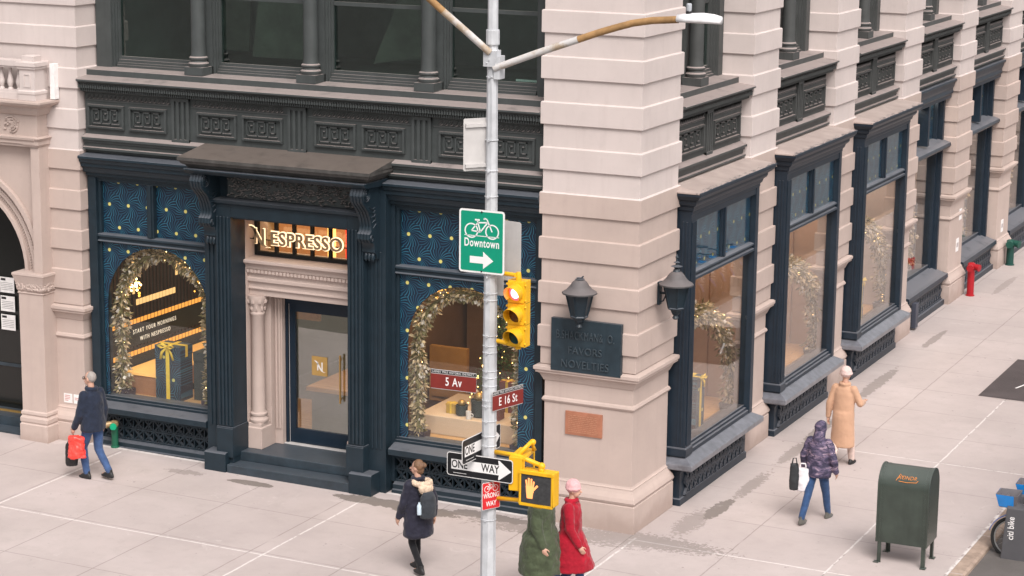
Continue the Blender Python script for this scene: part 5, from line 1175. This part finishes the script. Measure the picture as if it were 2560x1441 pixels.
# ------------------------------------------------------------------ people
def fuse(b,name,mats,parent,vox=.012,smooth=6,fold=0,fscale=.12):
    """weld overlapping volumes of a builder into one continuous skin"""
    me=bpy.data.meshes.new('tmp'); me.from_pydata(b.v,[],b.f); bm=bmesh.new(); bm.from_mesh(me); bmesh.ops.recalc_face_normals(bm,faces=bm.faces); bm.to_mesh(me); bm.free()
    o=bpy.data.objects.new('tmp',me); COL.objects.link(o)
    r=o.modifiers.new('r','REMESH'); r.mode='VOXEL'; r.voxel_size=vox; r.use_smooth_shade=True
    s=o.modifiers.new('s','SMOOTH'); s.iterations=smooth; s.factor=.6
    if fold:
        tx=bpy.data.textures.new('folds','CLOUDS'); tx.noise_scale=fscale; tx.noise_depth=2
        d=o.modifiers.new('d','DISPLACE'); d.texture=tx; d.strength=fold; d.mid_level=.5
    bpy.context.view_layer.update(); dg=bpy.context.evaluated_depsgraph_get(); m2=bpy.data.meshes.new_from_object(o.evaluated_get(dg)); m2.name=name
    bpy.data.objects.remove(o); bpy.data.meshes.remove(me)
    m2.materials.clear()
    for mm in (mats if isinstance(mats,list) else [mats]): m2.materials.append(mm)
    m2.polygons.foreach_set('use_smooth',[True]*len(m2.polygons))
    q=bpy.data.objects.new(name,m2); COL.objects.link(q); q.parent=parent; return q
def cap(b,p,q,r0,r1,n=12):
    p,q=Vector(p),Vector(q); b.tube([p,q],[r0,r1],n); b.ball(tuple(p),r0,n); b.ball(tuple(q),r1,n)
def chain(b,P,n=12):
    for i in range(len(P)-1): cap(b,P[i][0],P[i+1][0],P[i][1],P[i+1][1],n)
def rings(b,L,n=20):
    """closed stack of ellipses: (z,cx,cy,rx,ry)"""
    vs=[(cx+rx*math.cos(2*math.pi*k/n),cy+ry*math.sin(2*math.pi*k/n),z) for z,cx,cy,rx,ry in L for k in range(n)]
    fs=[(i*n+k,i*n+(k+1)%n,(i+1)*n+(k+1)%n,(i+1)*n+k) for i in range(len(L)-1) for k in range(n)]+[tuple(range(n))[::-1],tuple(range((len(L)-1)*n,len(L)*n))]
    b.add(vs,fs)
SKIN=NT('skin'); SKIN.bsdf((.52,.30,.22),.5); M_skin=SKIN.mat
M_eye=plain('eye_dark',(.02,.015,.012),.2,var=0); M_lip=plain('lips',(.35,.12,.10),.5,var=0)
def knee(hip,ank,L1,L2,fwd=1):
    d=ank-hip; D=min(d.length,(L1+L2)*.999); a=(L1*L1-L2*L2+D*D)/(2*D); h=math.sqrt(max(0,L1*L1-a*a)); u=d.normalized(); f=Vector((0,fwd,0)); f=(f-u*f.dot(u)).normalized(); return hip+u*a+f*h
def person(label,loc,rz,H,feet,arms,skirt,coatm,legm,shoem,headgear,hairm=None,lean=0.02,coat_r=1.0,fold=.018,curl=.5,hood=False,turn=0,leg_r=1.0):
    """faces local +y. feet: (fwd,lift) for left(-x) and right(+x); arms: (elbow,hand) offsets from the shoulder"""
    T=thing('person',label,'person',loc,rz,); s=H/1.75; V=lambda x,y,z: Vector((x*s,y*s,z*s))
    hipz=.90; body=MB(); fy=lambda z: lean*(z-.9)
    hips=[V(-.09,0,hipz),V(.09,0,hipz)]; anks=[];knees=[]
    for i,(f,l) in enumerate(feet): a=V(-.09 if i==0 else .09,f,.085+l); anks.append(a); knees.append(knee(hips[i],a,.43*s,.42*s))
    # body
    rings(body,[(z*s,0,fy(z)*s,rx*s,ry*s) for z,rx,ry in ((.80,.12,.09),(.88,.165,.11),(.98,.155,.105),(1.08,.135,.095),(1.2,.15,.105),(1.32,.17,.11),(1.40,.165,.095),(1.45,.10,.075))])
    for i in range(2):
        chain(body,[(hips[i]-V(0,0,.02),.088*s),(knees[i],.055*s),(anks[i],.038*s)]); f=anks[i]; cap(body,f+V(0,-.04,-.045),f+V(0,.13,-.055),.035*s,.03*s)
    nk=V(0,fy(1.5)+.005,1.44); hc=V(0,fy(1.6)+.03,1.635); cap(body,nk,hc-V(0,.02,.06),.055*s,.05*s)
    ct,st=math.cos(turn),math.sin(turn)
    def hd(x,y,z): return hc+Vector(((x*ct-y*st)*s,(x*st+y*ct)*s,z*s))
    body.ball(tuple(hd(0,-.01,.02)),(.077*s,.092*s,.10*s),16); body.ball(tuple(hd(0,.03,-.045)),(.055*s,.058*s,.065*s),14); cap(body,hd(0,.088,.005),hd(0,.108,-.025),.012*s,.016*s,8)
    for sx in (-1,1): body.ball(tuple(hd(sx*.078,-.005,-.005)),(.012*s,.02*s,.032*s),8)
    sh=[V(-.185,fy(1.4),1.405),V(.185,fy(1.4),1.405)]; hands=[]
    for i in range(2):
        e=sh[i]+V(*arms[i][0]); h=e+V(*arms[i][1]); chain(body,[(sh[i],.05*s),(e,.04*s),(h,.026*s)])
        d=(h-e).normalized(); side=Vector((0,1,0)); side=(side-d*side.dot(d)).normalized(); nrm=d.cross(side)*(1 if i==0 else -1)
        palm=h+d*.05*s; body.ball(tuple(palm),(.030*s,.040*s,.048*s),10); hands.append(h+d*.10*s)
        for k,(off,ln) in enumerate(((-.030,.062),(-.010,.074),(.010,.070),(.029,.055))):
            r0=palm+side*off*s+d*.035*s; m_=r0+(d*math.cos(curl*.6)-nrm*math.sin(curl*.6)*-1)*ln*.5*s; t_=m_+(d*math.cos(curl*1.6)+nrm*math.sin(curl*1.6))*ln*.5*s; chain(body,[(r0,.0095*s),(m_,.009*s),(t_,.008*s)],7)
        r0=palm+side*.03*s-d*.015*s; chain(body,[(r0,.012*s),(r0+side*.028*s+d*.025*s,.010*s),(r0+side*.032*s+d*.052*s+nrm*.01*s,.009*s)],7)
    bo=fuse(body,'body',M_skin,T,.0085,2)
    b=MB()
    for sx in (-1,1): b.ball(tuple(hd(sx*.031,.083,.015)),(.012*s,.008*s,.007*s),8)
    b.obj('eye',[M_eye],T); b=MB(); b.ball(tuple(hd(0,.092,-.058)),(.022*s,.006*s,.006*s),8); b.obj('mouth',[M_lip],T)
    # trousers
    b=MB(); lr=leg_r
    rings(b,[(.78*s,0,0,.15*s,.10*s),(.86*s,0,0,.175*s,.125*s),(.98*s,0,fy(.98)*s,.165*s,.12*s)])
    for i in range(2): chain(b,[(hips[i]-V(0,0,.01),.098*s*lr),(knees[i],.070*s*lr),(anks[i].lerp(knees[i],.4),.062*s*lr),(anks[i]+V(0,0,.02),.056*s*lr)])
    fuse(b,'trousers',legm,T,.011,3,.012,.09)
    for i in range(2):
        b=MB(); a=anks[i]; g=feet[i][1]; tip=-.02 if g>.03 else 0
        rings(b,[(a.z-.085*s,a.x,a.y+.045*s,.046*s,.138*s),(a.z-.06*s,a.x,a.y+.045*s,.050*s,.142*s),(a.z-.03*s,a.x,a.y+.02*s,.045*s,.11*s),(a.z+.01*s,a.x,a.y-.005*s,.042*s,.055*s),(a.z+.05*s,a.x,a.y-.005*s,.042*s,.048*s)],16)
        fuse(b,'shoe',shoem,T,.007,2)
    # coat
    b=MB(); q=coat_r
    L=[(1.47,.075,.07),(1.44,.12,.09),(1.40,.185,.115),(1.30,.20,.135),(1.15,.195,.14),(1.02,.195,.14)]+[(z,rx,ry) for z,rx,ry in skirt]
    rings(b,[(z*s,0,fy(max(z,.9))*s,rx*s*(q if z<1.42 else 1),ry*s*(q if z<1.42 else 1)) for z,rx,ry in reversed(L)],24)
    for i in range(2):
        e=sh[i]+V(*arms[i][0]); h=e+V(*arms[i][1]); chain(b,[(sh[i]-V((-.02 if i==0 else .02),0,.01),.078*s*q),(e,.064*s*q),(h-(h-e)*.04,.050*s*q)])
    if hood: b.ball(tuple(hd(0,-.015,.015)),(.108*s,.118*s,.135*s),16); cap(b,V(0,-.02,1.46),hd(0,-.03,-.05),.10*s,.10*s)
    else: 
        b.torus((0,fy(1.5)*s,1.485*s),.074*s,.036*s,'z',18,8)
    fuse(b,'coat',coatm,T,.012,4,fold,.10)
    # head covering / hair
    if headgear=='beanie':
        b=MB(); b.ball(tuple(hd(0,-.015,.055)),(.102*s,.112*s,.110*s),18); b.torus(tuple(hd(0,-.01,.03)),.095*s,.023*s,'z',20,8); b.ball(tuple(hd(0,-.03,.15)),.018*s,8); fuse(b,'beanie',hairm,T,.008,2,.008,.03)
    elif headgear=='bun':
        b=MB(); b.ball(tuple(hd(0,-.028,.035)),(.086*s,.092*s,.098*s),16); b.ball(tuple(hd(0,-.05,-.02)),(.072*s,.06*s,.09*s),12); b.ball(tuple(hd(0,-.12,.05)),(.042*s,.042*s,.042*s),12); fuse(b,'hair',hairm,T,.008,2,.012,.02)
    elif headgear=='bald':
        b=MB(); b.ball(tuple(hd(0,-.028,.028)),(.082*s,.088*s,.094*s),16); fuse(b,'hair',hairm,T,.007,2,.012,.02)
        b=MB(); 
        for sx in (-1,1): b.torus(tuple(hd(sx*.032,.098,.012)),.022*s,.004*s,'y',14,5); b.tube([hd(sx*.055,.095,.015),hd(sx*.078,0,.01)],.004*s,5)
        b.obj('glasses',[M_eye],T)
    elif headgear=='short':
        b=MB(); b.ball(tuple(hd(0,-.02,.035)),(.084*s,.095*s,.093*s),16); fuse(b,'hair',hairm,T,.008,2,.01,.02)
    return T,[T.matrix_basis@h for h in hands],s
def Z(x): return gz(x)
M_navy=cloth('jacket_navy',(.016,.022,.04)); M_jean=cloth('jeans_blue',(.045,.085,.19)); M_jean2=cloth('jeans_dark',(.03,.065,.15)); M_blk=cloth('cloth_black',(.010,.010,.012)); M_shoe=plain('shoe_black',(.012,.012,.013),.5)
def matfor(o): pass
# walker at the left
x,y=-8.66,-1.52
T,hd_,s=person('grey haired person in a navy jacket, jeans and glasses walking left past the window',(x,y,Z(x)),R(78),1.74,[(.08,0),(-.25,.04)],[((-.04,.04,-.30),(-.02,.12,-.25)),((.03,-.05,-.30),(.01,.05,-.25))],[(.92,.21,.15),(.82,.215,.155),(.80,.205,.15)],M_navy,M_jean,M_shoe,'bald',plain('grey_hair',(.30,.27,.25),.8),lean=.03,coat_r=1.05,turn=R(15))
def bag(name,label,loc,rz,w,d,h,mat,handles=True,soft=.03,cat='bag',flare=1.0):
    t=thing(name,label,cat,loc,rz); b=MB(); rings(b,[(z*h,0,0,w*.5*f,d*.5*f) for z,f in ((0,.82*flare),(.04,.95*flare),(.4,1.0),(.8,.92),(.97,.86),(1,.8))],14); fuse(b,'bag_body',mat,t,.012,2,soft,.08)
    if handles:
        b=MB()
        for sy in (-1,1): b.tube([(-w*.25,sy*d*.3,h*.97),(-w*.15,sy*d*.12,h*1.2),(w*.15,sy*d*.12,h*1.2),(w*.25,sy*d*.3,h*.97)],.008,5)
        b.obj('handle',[mat],t)
    return t
bag('carrier_bag','bright red plastic carrier bag held by the navy jacket walker',(-8.80,-1.78,.46),R(20),.28,.18,.36,plain('bag_red',(.80,.06,.045),.35),handles=False,soft=.07,flare=1.15)
bag('shopping_bag','black shopping bag hanging behind the red carrier bag',(-8.95,-1.72,.30),R(10),.22,.14,.36,plain('bag_black',(.012,.012,.013),.5))
# woman with backpack
x,y=-2.05,-2.99
T,hd_,s=person('person with tied brown hair, long dark padded coat and black trousers walking left',(x,y,Z(x)),R(62),1.63,[(-.20,.04),(.16,0)],[((-.06,.03,-.29),(-.02,.10,-.24)),((.05,-.08,-.28),(.02,.02,-.25))],[(.90,.215,.155),(.75,.225,.17),(.62,.235,.18),(.58,.225,.17)],cloth('coat_aubergine',(.018,.018,.032),.6,.25,8),M_blk,M_shoe,'bun',plain('brown_hair',(.16,.085,.045),.6,var=.3),coat_r=1.08,fold=.03,turn=R(30),leg_r=.85)
b=MB(); b.torus((0,-.09*s,1.44*s),.125*s,.045*s,'z',20,8); b.ball((0,-.20*s,1.37*s),(.13*s,.07*s,.10*s),12)
o=fuse(b,'fur_hood',plain('cream_fur',(.60,.46,.34),.9,var=.3),T,.012,1,.03,.02)
t=thing('backpack','small dark backpack with a pale bottle worn over the long padded coat','backpack',(x,y,Z(x)),R(62))
b=MB(); rings(b,[(z*s,0,-.255*s,rx*s,ry*s) for z,rx,ry in ((.92,.10,.05),(.94,.135,.085),(1.1,.14,.10),(1.25,.125,.085),(1.33,.08,.05))],16); fuse(b,'pack',cloth('pack_grey',(.035,.04,.048)),t,.012,3,.012,.08)
b=MB()
for sx in (-1,1): b.tube([(sx*.10*s,-.20*s,1.28*s),(sx*.12*s,-.06*s,1.47*s),(sx*.12*s,.13*s,1.36*s),(sx*.13*s,.14*s,1.18*s)],.018,6,flat=.4)
b.obj('strap',[M_blk],t)
b=MB(); b.lathe(-.155*s,-.25*s,[(.03,1.0*s),(.032,1.02*s),(.032,1.14*s),(.015,1.17*s),(.015,1.19*s)],12); b.obj('bottle',[plain('bottle_pale',(.5,.6,.68),.2)],t,smooth=True)
# green coat
x,y=-.02,-3.28
person('broad person in an olive green padded coat walking right, head behind the signal',(x,y,Z(x)),R(-88),1.80,[(.25,0),(-.25,.03)],[((-.05,-.02,-.30),(-.01,.10,-.25)),((.05,.02,-.30),(.01,.10,-.25))],[(.95,.25,.18),(.80,.265,.21),(.60,.275,.23),(.46,.28,.23),(.43,.27,.22)],cloth('parka_olive',(.055,.07,.038),.75,.25,7),M_jean2,M_shoe,'short',plain('dark_hair',(.04,.03,.025),.7),coat_r=1.22,fold=.045)
# red coat
x,y=.27,-2.95
person('person in a long crimson coat and pink woolly hat, half behind the olive coat',(x,y,Z(x)),R(-80),1.66,[(-.2,.03),(.22,0)],[((-.05,-.03,-.29),(-.0,.12,-.24)),((.05,.04,-.29),(.0,.14,-.23))],[(.92,.245,.20),(.75,.275,.25),(.60,.30,.30),(.50,.315,.33),(.48,.305,.32)],cloth('coat_crimson',(.30,.005,.018),.8,.25,6),M_jean2,M_shoe,'beanie',cloth('hat_pink',(.66,.36,.37),.9,.1,30),coat_r=1.1,fold=.03)
# beige coat, walking away
x,y=1.66,5.03
person('person in a long camel coat and pale knit hat walking away from the camera',(x,y,Z(x)),R(-6),1.66,[(-.28,.05),(.22,0)],[((-.07,-.05,-.29),(-.02,.02,-.25)),((.10,.03,-.25),(-.03,.22,-.02))],[(.98,.195,.16),(.90,.20,.175),(.75,.205,.175),(.55,.215,.165),(.38,.225,.17),(.36,.215,.165)],cloth('coat_camel',(.49,.295,.195),.85,.06,5,cr=.2),cloth('trousers_cream',(.60,.47,.42)),M_shoe,'beanie',cloth('hat_pale',(.62,.46,.43),.9,.08,40),coat_r=.98,fold=.010,leg_r=1.1)
# child-sized walker in patterned jacket
def camo():
    t=NT('jacket_print'); n1=t.noise(6,3,.6,vec=t.scalev(t.co(),(1,1,2.4)),dist=.8); n2=t.noise(9,3,.6,vec=t.scalev(t.co(),(1,1,2.2)),dist=1)
    v=t.ramp(n1,[(.40,(.030,.026,.055)),(.5,(.075,.06,.11)),(.60,(.15,.11,.17)),(.68,(.34,.25,.31))]); v=t.mix(t.step(n2,.55,.6),v,(.035,.03,.06)); t.bsdf(v,.8); return t.mat
x,y=2.20,2.0
person('person in a purple patterned hooded jacket and blue jeans striding away with bags',(x,y,Z(x)),R(-8),1.56,[(-.38,.03),(.27,0)],[((-.09,-.02,-.28),(-.0,.04,-.24)),((.10,-.03,-.27),(.02,.08,-.23))],[(.95,.22,.155),(.86,.22,.16),(.80,.21,.15)],camo(),M_jean2,cloth('shoe_grey',(.10,.095,.085)),'none',lean=.04,coat_r=1.12,hood=True,fold=.03)
bag('shopping_bag','white carrier bag held low by the purple jacket walker',(2.00,1.88,.46),R(10),.22,.12,.36,plain('bag_white',(.72,.68,.70),.5),soft=.02)
bag('shopping_bag','black bag hanging left of the white carrier bag',(1.89,1.80,.48),R(25),.15,.09,.42,plain('bag_dark',(.02,.022,.025),.6),soft=.02)
M_uprooms=None
